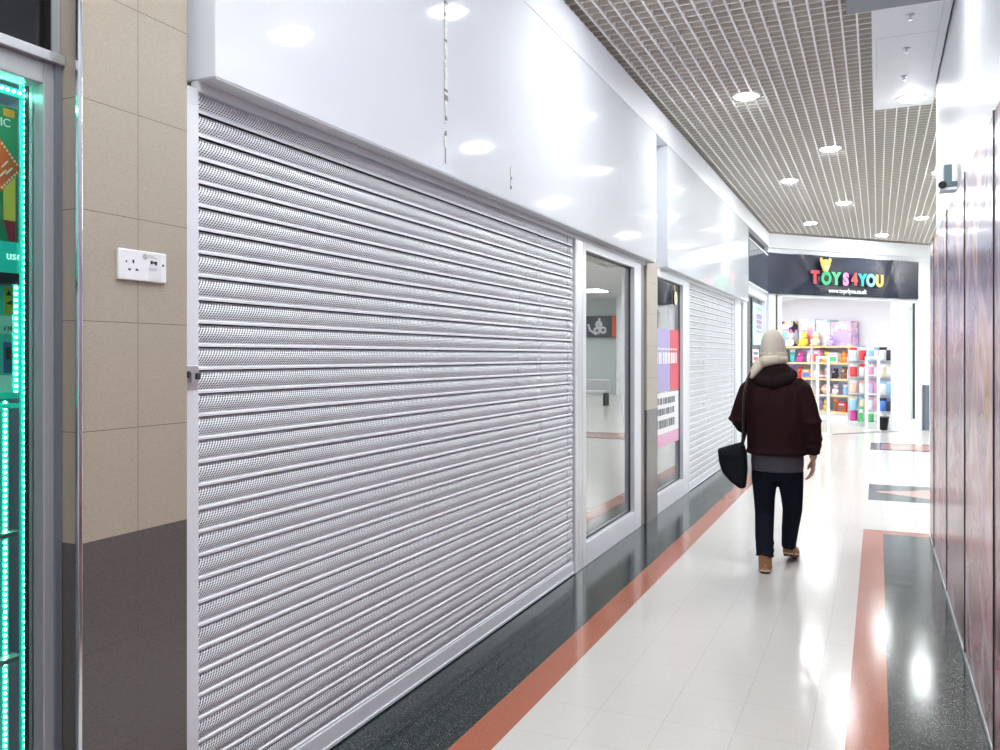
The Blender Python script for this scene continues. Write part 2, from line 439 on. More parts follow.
# ------------------------------------------------------------------ fascias + cornice
def fascia(name, y0, y1, z0, z1, label, seams):
    o = thing(name, (-1.9, (y0 + y1) / 2, z0), label, 'sign fascia')
    b = MB(); b.box(-2.03, -1.9, y0, y1, z0, z1)
    loc(o, b).build('face_board', M['white_gloss'], o, bevel=.004)
    b = MB(); b.box(-2.0, -1.903, y0 + .005, y1 - .005, z0 - .004, z0 + .001); b.box(-2.0, -1.975, y0 + .0, y1, z0 - .035, z0 - .003)
    loc(o, b).build('soffit_strip', M['soffit'], o)
    return o
f1 = fascia('shop_fascia', 2.075, 7.89, 2.437, 3.6475, 'long blank glossy white fascia with a peeling seam over the first big shutter', None)
f2 = fascia('shop_fascia', 8.366, 14.1, 2.441, 3.6475, 'blank glossy white fascia over the second shutter, past the recess', None)
# peeling vertical seam: ragged sealant ribbon plus flakes
def seam(y, z0, z1, wmax, nm):
    b = MB(); z = z0
    pl, pr = None, None
    while z < z1:
        c = y + random.uniform(-.006, .006); wd = random.uniform(.004, wmax)
        l = (-1.8985, c - wd, z); r = (-1.8985, c + wd, z)
        if pl and random.random() < .93:
            b.add([pl, pr, r, l, tuple(Vector(pl) + Vector((.003, 0, 0))), tuple(Vector(pr) + Vector((.0045, 0, 0))), tuple(Vector(r) + Vector((.002, 0, 0))), tuple(Vector(l) + Vector((.004, 0, 0)))],
                  [(4, 5, 6, 7), (0, 4, 7, 3), (1, 2, 6, 5), (0, 1, 5, 4), (3, 7, 6, 2)], 0 if random.random() < .62 else 1)
        pl, pr = l, r; z += random.uniform(.012, .04)
    return loc(f1, b).build(nm, [mat('sealant', (.72, .72, .70), .6, var=.2), mat('seam_dirt', (.22, .21, .20), .8, var=.4)], f1)
yS = 3.625
seam(yS, 2.56, 3.64, .020, 'sealant_seam')
b = MB(); b.box(-1.899, -1.897, yS - .004, yS + .004, 2.485, 2.57); loc(f1, b).build('seam_gap', mat('seam_grey', (.30, .31, .33), .6), f1)
seam(4.42, 2.505, 2.635, .010, 'filler_blemish')
# cornice: along the corridor, then across the toy shop
b = MB(); b.box(-2.03, -1.897, 2.075, 16.9, 3.647, 3.905); struct(b.build('trim_3', M['white_wall']))
b = MB(); b.box(-.02, 4.9, 0, .15, 3.63, 3.9, m=SM); b.box(.0, 4.9, .04, .15, 3.50, 3.63, m=SM); struct(b.build('trim_4', M['white_paint']))
b = MB(); b.box(-2.6, -1.97, 1.4, 16.9, 3.90, 4.12); struct(b.build('trim_5', M['dark_gap']))
# recess backing between fascias
b = MB(); b.box(-2.12, -2.035, 2.03, 14.2, 2.43, 4.0); struct(b.build('wall_left_upper', M['soffit']))

# ------------------------------------------------------------------ roller shutters
def shutter(y0, y1, ztop, label, lock):
    o = thing('roller_shutter', (-2.0, (y0 + y1) / 2, 0), label, 'roller shutter')
    P = .075; z = .09; prof = []
    while z < ztop:
        prof += [(.013, z), (.0135, z + .007), (.008, z + .011)]
        for q in range(1, 9):
            t = q / 9; prof.append((.006 + .010 * math.sin(math.pi * (t * .92 + .08)), z + .011 + .056 * t))
        prof += [(.001, z + .0715), (-.004, z + .0745)]
        z += P
    b = MB()
    r0 = [(-2.0 + x - .004, y0 + .012, z) for x, z in prof]; r1 = [(-2.0 + x - .004, y1 - .012, z) for x, z in prof]
    b.loft([r0, r1], False, closed=False)
    np_ = 13
    for q in range(len(prof) - 1):
        if q % np_ in (11, 12): b.mi[q] = 1  # shade under each slat lip painted as dark faces
    cm = b.build('curtain', [M['shutter'], M['dark_gap']]); cm.data.transform(Matrix.Translation((0, 0, 0)))
    cm.parent = o; cm.matrix_parent_inverse = Matrix.Translation(-o.location)
    b = MB(); b.box(-2.012, -1.984, y0 + .008, y1 - .008, .006, .088); b.box(-2.015, -1.978, y0 + .008, y1 - .008, .006, .022)
    loc(o, b).build('bottom_bar', M['alu_white'], o, bevel=.003)
    for ya, yb in ((y0 - .06, y0 + .004), (y1 + .014, y1 + .075)):
        b = MB(); b.box(-2.02, -1.978, ya, yb, 0, 2.41); loc(o, b).build('guide_rail', M['alu_white'], o, bevel=.003)
    b = MB(); b.box(-2.03, -2.018, y1 - .03, y1 + .016, 0, 2.42); loc(o, b).build('rail_channel', M['dark_gap'], o)
    if lock:
        b = MB(); b.box(-1.979, -1.974, 2.024, 2.080, 1.455, 1.530); lk = loc(o, b).build('lock_plate', M['alu'], o, bevel=.002)
        b = MB(); b.box(-1.975, -1.962, 2.026, 2.034, 1.492, 1.512); b.box(-1.975, -1.962, 2.064, 2.077, 1.486, 1.506); b.box(-1.975, -1.966, 2.03, 2.075, 1.500, 1.505)
        loc(o, b).build('lock_bolt', M['gasket'], lk)
        b = MB(); b.box(-1.975, -1.964, 2.040, 2.056, 1.476, 1.510); loc(o, b).build('lock_barrel', M['alu'], lk, bevel=.002)
    return o
shutter(2.082, 5.765, 2.40, 'large closed perforated grey roller shutter under the blank fascia, beside the tiled pier', True)
shutter(9.80, 13.2, 2.40, 'closed pale roller shutter beyond the two glazed shop doors', False)
b = MB(); b.box(-2.04, -1.98, 5.84, 5.95, 0, 2.405); struct(b.build('trim_6', M['alu'], bevel=.003))

# ------------------------------------------------------------------ glazed shopfront windows
def window(n, y0, y1, ys0, ys1, zb, label):
    fr = struct(bpy.data.objects.new('window_%d' % n, None)); COL.objects.link(fr); fr.location = (-2.0, y0, 0)
    b = MB(); X0, X1 = -2.05, -1.98
    b.box(X0, X1, y0, ys0, 0, 2.43); b.box(X0, X1, ys1, y1, 0, 2.43); b.box(X0, X1, ys0, ys1, 0, zb); b.box(X0, X1, ys0, ys1, 2.345, 2.43)
    loc(fr, b).build('window_frame', M['alu_white'], fr, bevel=.004)
    b = MB()
    for bx in [(ys0, ys0 + .01, zb, 2.345), (ys1 - .012, ys1, zb, 2.345), (ys0, ys1, zb, zb + .012), (ys0, ys1, 2.333, 2.345)]:
        b.box(-2.028, -2.018, *bx)
    loc(fr, b).build('gasket', M['gasket'], fr)
    b = MB(); b.box(-2.034, -2.026, ys0, ys1, zb, 2.345); loc(fr, b).build('pane', M['glass'], fr)
    return fr
window(1, 5.953, 7.625, 6.03, 7.40, .172, '')
window(2, 8.2, 9.735, 8.16 + .06, 9.47, .19, '')
# second pier between the windows
b = MB(); b.box(-2.13, -1.965, 7.78, 8.2, 0, 2.5); struct(b.build('wall_left_middle', M['pier']))
b = MB(); b.box(-2.13, -1.985, 7.625, 7.78, 0, 2.5); struct(b.build('trim_7', mat('brown_grey_post', (.24, .22, .21), .4)))
# frame between shutter 2 and toy shop side window
b = MB(); b.box(-2.06, -1.97, 13.30, 13.75, 0, 2.5); b.box(-2.06, -2.0, 13.75, 14.05, 0, 2.5); b.box(-2.06, -1.97, 14.05, 14.28, 0, 2.75); struct(b.build('trim_8', M['alu_white'], bevel=.004))
b = MB(); b.box(-2.0, -1.985, 13.78, 14.02, .05, 2.4); struct(b.build('trim_9', M['grey_sign']))
b = MB(); b.box(-2.05, -1.96, 14.28, 16.9, 2.60, 2.76); b.box(-2.05, -1.96, 16.82, 16.9, 0, 2.6); b.box(-2.05, -1.96, 14.28, 14.38, 0, 2.6); b.box(-2.05, -1.96, 14.38, 16.82, 0, .4)
w3 = struct(bpy.data.objects.new('window_3', None)); COL.objects.link(w3)
b.build('window_frame', M['alu_white'], w3, bevel=.004)
b = MB(); b.box(-2.02, -2.01, 14.38, 16.82, .4, 2.6); b.build('pane', M['glass_clear'], w3)
# blank side sign panel of the toy shop
o = thing('blank_sign', (-1.93, 15.5, 2.76), 'dark blue blank sign board turned along the walkway beside the toy shop banner', 'sign')
b = MB(); b.box(-1.98, -1.915, 14.27, 16.78, 2.765, 3.47); loc(o, b).build('board', M['dark_sign'], o, bevel=.004)
b = MB(); b.box(-1.985, -1.905, 14.25, 16.8, 2.755, 2.775); b.box(-1.985, -1.905, 14.25, 16.8, 3.465, 3.485); loc(o, b).build('edge_strip', M['alu_white'], o)
b = MB(); b.box(-2.1, -1.99, 14.2, 16.9, 2.76, 3.65); struct(b.build('wall_left_sign', M['dark_gap']))

# closed shop interiors
wm = mat('interior_wall', (.62, .62, .60), .6); dm = mat('interior_dark', (.09, .095, .10), .7)
b = MB(); b.box(-5.5, -2.06, 8.04, 8.16, 0, 2.7); b.box(-5.6, -5.5, 2.0, 14.2, 0, 2.7); b.box(-5.5, -2.15, 1.98, 2.03, 0, 2.7); b.box(-5.5, -2.06, 9.72, 9.8, 0, 2.7); b.box(-5.5, -2.06, 14.12, 14.2, 0, 2.7)
struct(b.build('wall_interior', wm))
b = MB(); b.box(-5.5, -2.05, 2.0, 14.2, 2.7, 2.75); struct(b.build('ceiling_interior', wm))
b = MB(); b.box(-5.5, -2.06, 2.0, 14.2, -.02, .0); struct(b.build('floor_interior', dm))
b = MB(); b.box(-5.5, -2.3, 5.85, 5.92, 0, 2.7); b.box(-2.5, -2.45, 2.03, 5.85, 0, 2.7); b.box(-2.5, -2.45, 9.8, 13.3, 0, 2.7); struct(b.build('wall_shade_backing', dm))  # dark sheets added behind the shutters so their holes read as unlit

def posterize(parent, fm, w, h, rows, cols_m, seed):
    rnd = random.Random(seed)
    for (z0, z1, c) in rows:
        b = MB(); x = .06 * w
        while x < .9 * w:
            l = rnd.uniform(.03, .10) * w
            b.box(x, min(x + l, .94 * w), -.0015, 0, z0 * h, z1 * h, m=fm); x += l + rnd.uniform(.015, .04) * w
        b.build('lettering', cols_m[c], parent)
vio = mat('violet_print', (.42, .36, .66), .4); redp = mat('red_print', (.72, .06, .10), .4); wht = mat('white_print', (.85, .85, .88), .4); ink = mat('dark_print', (.10, .10, .14), .4); pkp = mat('pink_print', (.75, .40, .58), .4)
o = thing('sale_poster', (-2.021, 9.0, 1.62), 'violet and red poster with white lettering on the second glazed shop window', 'poster')
b = MB(); b.box(-.004, 0, -.78, .0, -.42, .22); b.build('sheet', vio, o)
b = MB(); b.box(-.003, .002, .0, .42, -.42, .22); b.build('red_half', redp, o)
fm = frame_m((.003, -.78, -.42), (0, 1, 0), (1, 0, 0), (0, 0, 1))
posterize(o, fm, 1.16, .64, [(.44, .62, 0), (.66, .69, 0)], [wht], 3)
o = thing('notice_poster', (-2.021, 9.0, 1.18), 'white notice with rows of dark lettering, below the violet and red poster', 'poster')
b = MB(); b.box(-.004, 0, -.78, .42, -.42, .0); b.build('sheet', wht, o)
fm = frame_m((.002, -.78, -.42), (0, 1, 0), (1, 0, 0), (0, 0, 1))
posterize(o, fm, 1.1, .42, [(.72, .88, 0), (.46, .62, 0), (.14, .34, 0)], [ink], 5)
b = MB(); b.box(-.004, .001, -.78, .42, -.55, -.42); b.build('pink_strip', pkp, o)
o = thing('round_sticker', (-2.018, 9.25, 2.19), 'small round cream sticker with dark zero shape high on the second window', 'sticker')
b = MB(); b.lathe([(.03, 0), (.075, 0), (.075, .004), (.03, .004)], 20); b.xf(frame_m((0, 0, 0), (0, 1, 0), (0, 0, 1), (1, 0, 0))); b.build('ring', mat('cream', (.80, .72, .5), .4), o)
b = MB(); b.ell((.002, 0, 0), (.004, .022, .05), 12, 6); b.build('centre', ink, o)
o = thing('window_poster', (-2.009, 16.15, 1.61), 'teal and purple poster with rows of print in the toy shop side window', 'poster')
b = MB(); b.box(0, .006, -.72, .62, .15, .90); b.build('sheet', blotch_mat('teal_art', [(.45, .72, .80), (.62, .82, .86), (.52, .62, .82), (.70, .74, .86)], 9), o)
fm = frame_m((.008, -.3, .15), (0, 1, 0), (1, 0, 0), (0, 0, 1))
posterize(o, fm, .85, .75, [(.84, .92, 0), (.64, .76, 1), (.52, .61, 2), (.40, .49, 1), (.30, .36, 3)], [mat('teal_print', (.25, .60, .70), .4), mat('purple_print', (.42, .22, .56), .4), mat('plum_print', (.55, .15, .35), .4), vio], 8)
o = thing('leaflet', (-2.009, 15.9, 1.44), 'small white leaflet with red print under the teal poster', 'leaflet')
b = MB(); b.box(0, .006, -.5, .3, 0, .24); b.build('sheet', wht, o)
posterize(o, frame_m((.008, -.45, 0), (0, 1, 0), (1, 0, 0), (0, 0, 1)), .7, .24, [(.2, .45, 0), (.6, .8, 1)], [redp, ink], 9)

# ------------------------------------------------------------------ right side
b = MB(); b.box(.46, .60, -4, 8.25, 0, 4.1); struct(b.build('wall_right', M['right_wall']))
b = MB(); b.box(.405, .462, -4, 8.20, 0, .028); struct(b.build('baseboard_right', M['alu'], bevel=.002))
b = MB(); b.box(.425, .462, -4, 8.19, .028, 2.52); struct(b.build('trim_10', M['dark_gap']))
js = [8.2, 7.636, 6.249, 4.991, 3.781, 2.53, 1.28, .03, -1.22]
names = ['narrow glossy pink printed board at the open end of the mural wall',
         'glossy mural board with amber and lilac smears, second from the open end',
         'glossy mural board with violet and maroon smears, third from the open end',
         'glossy mural board with slate blue and pink smears, fourth from the open end',
         'glossy mural board of dark rose smears, fifth from the open end',
         'glossy mural board alongside the viewer']
for i in range(8):
    y1, y0 = js[i], js[i + 1]
    b = MB(); b.box(0, .03, -(y1 - y0) / 2 + .009, (y1 - y0) / 2 - .009, .03, 2.505)
    q = b.build('mural_board', print_mat('abstract_print', i + 1), bevel=.003)
    q.location = (.41, (y0 + y1) / 2, 0); tag(q, names[min(i, 5)], 'wall board', 'printed mural boards')
    b = MB(); b.box(-.0045, .02, -(y1 - y0) / 2 - .006, -(y1 - y0) / 2 + .006, .03, 2.51); b.build('joint_strip', M['black'], q)
o = thing('camera_device', (.46, 6.15, 2.625), 'small dark grey surveillance unit on a white bracket above the mural boards', 'security camera')
b = MB(); b.box(-.075, -.03, -.05, .05, .01, .155); b.box(-.035, 0, -.03, .05, .01, .05); b.build('casing', mat('blue_grey_plastic', (.12, .17, .19), .4), o, bevel=.006)
b = MB(); b.tube([(-.085, -.02, .03), (-.085, -.075, .022)], [.024, .024], 14); b.build('camera_lens', M['black'], o)
b = MB(); b.box(-.10, 0, -.06, .06, -.012, .008); b.build('bracket', M['alu_white'], o, bevel=.003)

# ------------------------------------------------------------------ side mall seen only in the glass
b = MB(); b.box(2.0, 14, 34, 34.2, 0, 4); b.box(13.9, 14, 6, 34, 0, 4); b.box(.6, 14, 8.0, 8.2, 0, 4); struct(b.build('wall_back', mat('far_wall', (.60, .66, .66), .5)))
o = thing('kiosk_sign', (5.97, 33.9, 2.33), 'dark grey shop sign with white looping emblem, mirrored in the first window', 'sign')
b = MB(); b.box(0, 2.2, -.1, 0, 0, .88); b.build('board', mat('sign_grey', (.12, .13, .15), .4), o)
b = MB(); b.box(-.26, -.02, -.1, 0, 0, .88); b.build('orange_board', mat('sign_orange', (.65, .17, .08), .4), o)
b = MB()
for (cx, cz, r) in [(.34, .3, .11), (.60, .28, .11), (.52, .54, .11)]:
    b.tube([(cx + r * math.cos(t), -.13, cz + r * math.sin(t)) for t in [2 * math.pi * k / 14 for k in range(15)]], .05, 6)
b.tube([(.98, -.13, .55), (.90, -.13, .3), (.62, -.13, .12)], .05, 6); b.tube([(.50, -.13, .5), (.50, -.13, .80)], .05, 6)
b.build('emblem', wht, o)
o = thing('mall_bench', (4.3, 25.9, 0), 'dark metal bench in the side mall, mirrored in the first window', 'bench')
b = MB(); b.box(-.55, .55, -.25, .25, .40, .46); b.build('seat', M['alu'], o, bevel=.01)
b = MB(); b.box(-.55, .55, .22, .27, .50, .80); b.build('backrest', M['alu'], o, bevel=.01)
for sx in (-.5, .5):
    b = MB(); b.box(sx - .03, sx + .03, -.22, .22, 0, .40); b.build('leg', M['gasket'], o)
b = MB(); b.lathe([(.27, 0), (.27, 4)], 24, (5.25, 33, 0)); b.box(1.5, 1.9, 21.0, 21.4, 0, 4); struct(b.build('wall_column', M['white_paint']))

# ------------------------------------------------------------------ toy shop
sw = mat('shop_wall', (.80, .79, .82), .6, var=.01)
b = MB()
b.box(4.85, 4.95, 0, 6.5, 0, 3.9, m=SM); b.box(-6, 4.95, 6.5, 6.6, 0, 3.1, m=SM)
b.box(-6.1, -6, 14.2, 25.5, 0, 3.1)
struct(b.build('wall_shop', sw))
b = MB(); b.poly([(-2.02, 14.2, 3.0), (-2.02, 16.9, 3.0), tuple(SP(4.9, 0, 3.0)), tuple(SP(4.9, -6.6, 3.0)), (-6.1, 25.5, 3), (-6.1, 14.2, 3)]); struct(b.build('ceiling_shop', sw))
# front: header, frames, column, glazed door leaf
b = MB()
b.box(0, 4.9, .06, .14, 2.74, 3.5, m=SM); struct(b.build('wall_shop_header', sw))
b = MB(); b.box(.20, .32, 0, .08, 0, 2.75, m=SM); b.box(.2, 3.4, .0, .08, 2.69, 2.75, m=SM); b.box(0.0, .2, .0, .08, 0, 2.76, m=SM); struct(b.build('trim_11', M['alu_white'], bevel=.004))
b = MB(); b.box(.165, .2, -.01, .02, .4, 2.74, m=SM); struct(b.build('trim_12', M['gasket']))
b = MB(); b.box(3.98, 4.9, 0, .12, 0, 3.52, m=SM); struct(b.build('wall_shop_column', M['white_paint']))
b = MB(); b.box(4.12, 4.26, -.06, -.0, 0, .95, m=SM); b.build('protection_post', M['grey_sign'])
tag(bpy.data.objects['protection_post'], 'slate grey corner guard at the foot of the white column beside the toy shop', 'corner guard')
dr = struct(bpy.data.objects.new('door_1', None)); COL.objects.link(dr)
b = MB(); b.box(3.27, 3.30, -.02, .06, 0, 2.72, m=SM); b.box(3.34, 3.53, -.02, .06, 0, 2.72, m=SM); b.box(3.80, 3.97, -.02, .06, 0, 2.72, m=SM); b.box(3.53, 3.80, -.02, .06, 0, .22, m=SM); b.box(3.53, 3.80, -.02, .06, 2.58, 2.72, m=SM)
b.build('door_frame', M['alu_white'], dr, bevel=.004)
b = MB(); b.box(3.53, 3.80, .015, .03, .22, 2.58, m=SM); b.build('pane', M['frost'], dr)
b = MB(); b.box(3.81, 3.835, -.06, -.02, .25, 2.66, m=SM); b.build('door_handle', M['gasket'], dr)
b = MB(); b.box(3.30, 3.34, 0, .03, .0, 2.72, m=SM); b.build('edge_gap', M['frost'], dr)

# banner
bn = thing('shop_banner', tuple(SP(1.91, .02, 3.14)), 'wide black vinyl banner with colourful toy shop lettering over the end entrance', 'banner', rz=TN_RZ)
b = MB(); nx, nz = 60, 12
W2, Hh = 2.037, .388
def wr(x, z):
    a = .018 * math.sin(3.1 * (x + 1.9) + 2.2 * z) * (.5 + z) + .02 * math.exp(-((x - 1.35 - .5 * (z - .38)) ** 2) / .006) + .016 * math.exp(-((x - 1.15 + .4 * (z - .38)) ** 2) / .01)
    a += .015 * math.exp(-((x + 1.2 + .9 * (z - .3)) ** 2) / .008) + .01 * math.exp(-((x + .3 - 1.6 * (z - .36)) ** 2) / .02)
    return -.03 - a
fr, bk2 = [], []
for j in range(nz + 1):
    for i in range(nx + 1):
        x = -W2 + 2 * W2 * i / nx; z = -Hh + 2 * Hh * j / nz
        if j == nz: z += .008 * math.sin(5 * x)
        fr.append((x, wr(x, z), z)); bk2.append((x, wr(x, z) + .004, z))
n1 = nx + 1; fs = []
for j in range(nz):
    for i in range(nx):
        q = j * n1 + i; fs.append((q, q + 1, q + n1 + 1, q + n1)); fs.append(tuple(len(fr) + t for t in (q, q + n1, q + n1 + 1, q + 1)))
b.add(fr + bk2, fs); b.build('sheet', M['banner'], bn, True)
cols = {'T': (.75, .06, .08), 'O1': (.05, .55, .22), 'Y1': (.10, .62, .25), 'S': (.85, .30, .68), '4': (.80, .08, .08), 'Y2': (.02, .45, .36), 'O2': (.22, .50, .90), 'U': (.90, .62, .12)}
# letter, centre x, base z, size
xs = [('T', 'T', -.874, -.155, .33), ('O', 'O1', -.581, -.17, .33), ('Y', 'Y1', -.322, -.165, .325), ('S', 'S', -.072, -.165, .32), ('4', '4', .161, -.155, .315), ('Y', 'Y2', .377, -.165, .315), ('O', 'O2', .609, -.168, .325), ('U', 'U', .846, -.165, .31)]
for ch, key, cx, bz, sz in xs:
    m_ = mat('letter_ink', cols[key], .45)
    text_mesh('letter', ch, sz, m_, bn, frame_m((cx, -.10, bz), (1, 0, 0), (0, 0, 1), (0, -1, 0)), .004, 'CENTER', .95, .018)
text_mesh('web_address', 'www.toys4you.co.uk', .125, wht, bn, frame_m((-.02, -.10, -.335), (1, 0, 0), (0, 0, 1), (0, -1, 0)), .003, 'CENTER', .95, .003)
b = MB()
b.loft([[(-.602 + w_ * math.cos(t), -.10 + .02 * math.sin(t), z_ - .035) for t in [2 * math.pi * k / 14 for k in range(14)]] for z_, w_ in ((.10, .03), (.12, .065), (.17, .09), (.24, .125), (.30, .13), (.335, .09), (.345, .03))]); b.ell((-.715, -.10, .30), (.04, .014, .05), 10, 6); b.ell((-.489, -.10, .30), (.04, .014, .05), 10, 6)
em = b.build('emblem', mat('emblem_yellow', (.88, .62, .14), .45), bn, True)
b = MB(); b.ell((-.602, -.118, .15), (.05, .012, .055), 12, 6); b.build('emblem_patch', mat('emblem_cream', (.9, .78, .6), .45), em, True)

# shop lamps
for i, (t, n) in enumerate([(1.0, -1.6), (2.8, -1.6), (1.0, -3.8), (3.2, -4.2), (-1.2, -3.2), (-2.2, -.9), (-2.8, .6)]):
    p = SP(t, n, 2.985)
    q = MB().box(-.3, .3, -.3, .3, 0, .012).build('light_tile', M['shop_lamp']); q.location = p; q.rotation_euler = (0, 0, TN_RZ)
    tag(q, 'square ceiling light panel inside the bright toy shop', 'light', 'toy shop ceiling lights')

# shelving on the wall perpendicular to the front: shelf face at t=4.4, from n=-2.15 to -4.6
SF = 4.4; na, nb = -2.12, -4.75
su = thing('toy_shelving', tuple(SP(SF, -3.4, 0)), 'tall white shelving stacked with bright toys inside the toy shop', 'shelving', rz=TN_RZ)
def lm(o):  # local coords (t,-n,z) relative to thing with rotation TN_RZ
    return Matrix.Translation(-Vector(((o.location - A).dot(T), -(o.location - A).dot(N), o.location.z)))
shz = [.22, .62, 1.01, 1.40, 1.80]
b = MB()
for k in range(2): pass
for z in shz:
    b = MB(); b.box(SF, SF + .42, -na, -nb, z - .03, z); b.xf(lm(su)); s_ = b.build('shelf', M['alu_white'], su)
    b = MB(); b.box(SF - .012, SF, -na, -nb, z - .04, z + .005); b.xf(lm(su)); b.build('price_strip', mat('amber_strip', (.85, .62, .28), .5), s_)
b = MB(); b.box(SF + .42, SF + .44, -na, -nb, .0, 1.8); b.xf(lm(su)); b.build('back_board', mat('lilac_board', (.60, .57, .66), .6), su)
for n_ in (na, (na + nb) / 2, nb):
    b = MB(); b.box(SF, SF + .42, -n_ - .015, -n_ + .015, 0, 1.8); b.xf(lm(su)); b.build('upright', M['alu_white'], su)
b = MB(); b.box(SF + .02, SF + .42, -na, -nb, 0, .18); b.xf(lm(su)); b.build('plinth', M['alu_white'], su)

PAL = {'red': (.75, .05, .06), 'orange': (.90, .32, .03), 'yellow': (.90, .68, .08), 'green': (.10, .55, .18), 'teal': (.08, .50, .50), 'blue': (.08, .22, .70), 'purple': (.36, .12, .55), 'pink': (.88, .35, .58), 'white': (.85, .84, .86), 'brown': (.28, .13, .07), 'black': (.03, .03, .035), 'lilac': (.62, .48, .80), 'cream': (.85, .75, .55), 'magenta': (.75, .08, .40), 'sky blue': (.35, .62, .90), 'peach': (.90, .55, .42)}
CM = {k: mat(k.replace(' ', '_') + '_toy', v, .45) for k, v in PAL.items()}
ART = {'black': blotch_mat('mixed_art', [(.03, .03, .04), (.80, .80, .85), (.85, .72, .10), (.70, .78, .92), (.85, .35, .6)], 7), 'sky blue': blotch_mat('pastel_art', [(.60, .78, .85), (.85, .50, .55), (.75, .85, .80), (.55, .60, .85), (.85, .80, .85)], 9), 'teal': blotch_mat('mint_art', [(.70, .82, .80), (.85, .60, .65), (.35, .65, .65), (.80, .82, .86)], 9), 'pink': blotch_mat('rose_art', [(.88, .62, .74), (.80, .52, .75), (.88, .75, .80), (.62, .40, .75)], 9)}
def toy(kind, col, col2, p, s, label, group, sy=1., big_=False):
    o = thing({'plush': 'plush_toy', 'box': 'toy_box', 'bag': 'toy_packet', 'ball': 'toy_ball'}[kind], p, label, 'toy', group, TN_RZ - R(90))
    # local frame: x along -N direction, y away from the aisle
    if kind == 'plush':
        b = MB(); b.ell((0, 0, .30 * s), (.30 * s, .24 * s, .31 * s)); b.ell((-.2 * s, -.2 * s, .10 * s), (.11 * s, .16 * s, .10 * s)); b.ell((.2 * s, -.2 * s, .10 * s), (.11 * s, .16 * s, .10 * s))
        b.ell((-.3 * s, -.08 * s, .36 * s), (.1 * s, .1 * s, .2 * s)); b.ell((.3 * s, -.08 * s, .36 * s), (.1 * s, .1 * s, .2 * s)); b.build('body', CM[col], o, True)
        b = MB(); b.ell((0, -.03 * s, .74 * s), (.27 * s, .23 * s, .24 * s)); b.ell((-.2 * s, 0, .95 * s), (.09 * s, .05 * s, .10 * s)); b.ell((.2 * s, 0, .95 * s), (.09 * s, .05 * s, .10 * s)); h_ = b.build('head', CM[col], o, True)
        b = MB(); b.ell((0, -.24 * s, .68 * s), (.11 * s, .07 * s, .09 * s)); b.build('muzzle', CM[col2], h_, True)
    elif kind == 'box':
        b = MB(); b.box(-.5 * s, .5 * s, -.12, .12, 0, sy * s); b.build('carton', ART[col] if big_ else CM[col], o, bevel=.006)
        b = MB(); b.box(-.40 * s, .40 * s, -.126, -.118, .12 * sy * s, .62 * sy * s); b.build('window_print', CM[col2], o)
        b = MB(); b.box(-.3 * s, .3 * s, -.126, -.118, .72 * sy * s, .88 * sy * s); b.build('title_print', CM['white' if col != 'white' else 'pink'], o)
    elif kind == 'bag':
        b = MB(); b.loft([[(x * s, y * s, z * s) for x, y in ((-.28, 0), (-.2, -.1 * q), (0, -.16 * q), (.2, -.1 * q), (.28, 0), (.2, .03), (0, .04), (-.2, .03))] for z, q in ((0, .2), (.15, 1), (.5, 1.1), (.78, .6), (.85, .15))]); b.build('pouch', CM[col], o, True)
        b = MB(); b.box(-.28 * s, .28 * s, -.02 * s, .02 * s, .84 * s, 1.08 * s); b.build('header_card', CM[col2], o)
    else:
        b = MB(); b.ell((0, 0, .5 * s), (.5 * s, .5 * s, .5 * s)); b.build('ball_skin', CM[col], o, True)
        b = MB(); b.ell((0, -.03 * s, .5 * s), (.49 * s, .49 * s, .2 * s)); b.build('stripe_band', CM[col2], o, True)
    return o
KN = {'plush': 'plush toy', 'box': 'toy box', 'bag': 'toy packet', 'ball': 'toy ball'}
rows = [
 (0, 'bottom', [('plush', 'orange', 'cream'), ('box', 'purple', 'white'), ('ball', 'yellow', 'red'), ('plush', 'cream', 'white'), ('box', 'lilac', 'pink'), ('plush', 'yellow', 'orange'), ('bag', 'brown', 'orange'), ('box', 'red', 'brown'), ('plush', 'peach', 'white')], .27),
 (1, 'second lowest', [('bag', 'lilac', 'white'), ('plush', 'pink', 'white'), ('plush', 'cream', 'peach'), ('box', 'yellow', 'white'), ('plush', 'orange', 'cream'), ('ball', 'peach', 'white'), ('plush', 'white', 'pink'), ('bag', 'sky blue', 'white'), ('plush', 'blue', 'black')], .25),
 (2, 'middle', [('bag', 'white', 'pink'), ('plush', 'purple', 'white'), ('plush', 'red', 'orange'), ('box', 'orange', 'blue'), ('box', 'peach', 'white'), ('bag', 'pink', 'white'), ('plush', 'black', 'lilac'), ('plush', 'brown', 'cream'), ('box', 'cream', 'red')], .27),
 (3, 'second highest', [('plush', 'green', 'white'), ('bag', 'teal', 'white'), ('plush', 'magenta', 'pink'), ('bag', 'white', 'lilac'), ('box', 'pink', 'red'), ('plush', 'yellow', 'green'), ('box', 'white', 'green'), ('plush', 'orange', 'yellow'), ('box', 'red', 'white')], .30),
]
for si, sn, items, s in rows:
    for k, (kd, c1, c2) in enumerate(items):
        n_ = nb + .17 + (na - nb - .3) * k / (len(items) - 1)
        ss = s * random.uniform(.9, 1.1) * (1.0 if kd != 'bag' else .95)
        toy(kd, c1, c2, tuple(SP(SF + .2, n_, shz[si])), ss, '%s %s on the %s shelf of the toy shop' % (c1, KN[kd], sn), 'toys on the shelving', random.uniform(.7, 1.0))
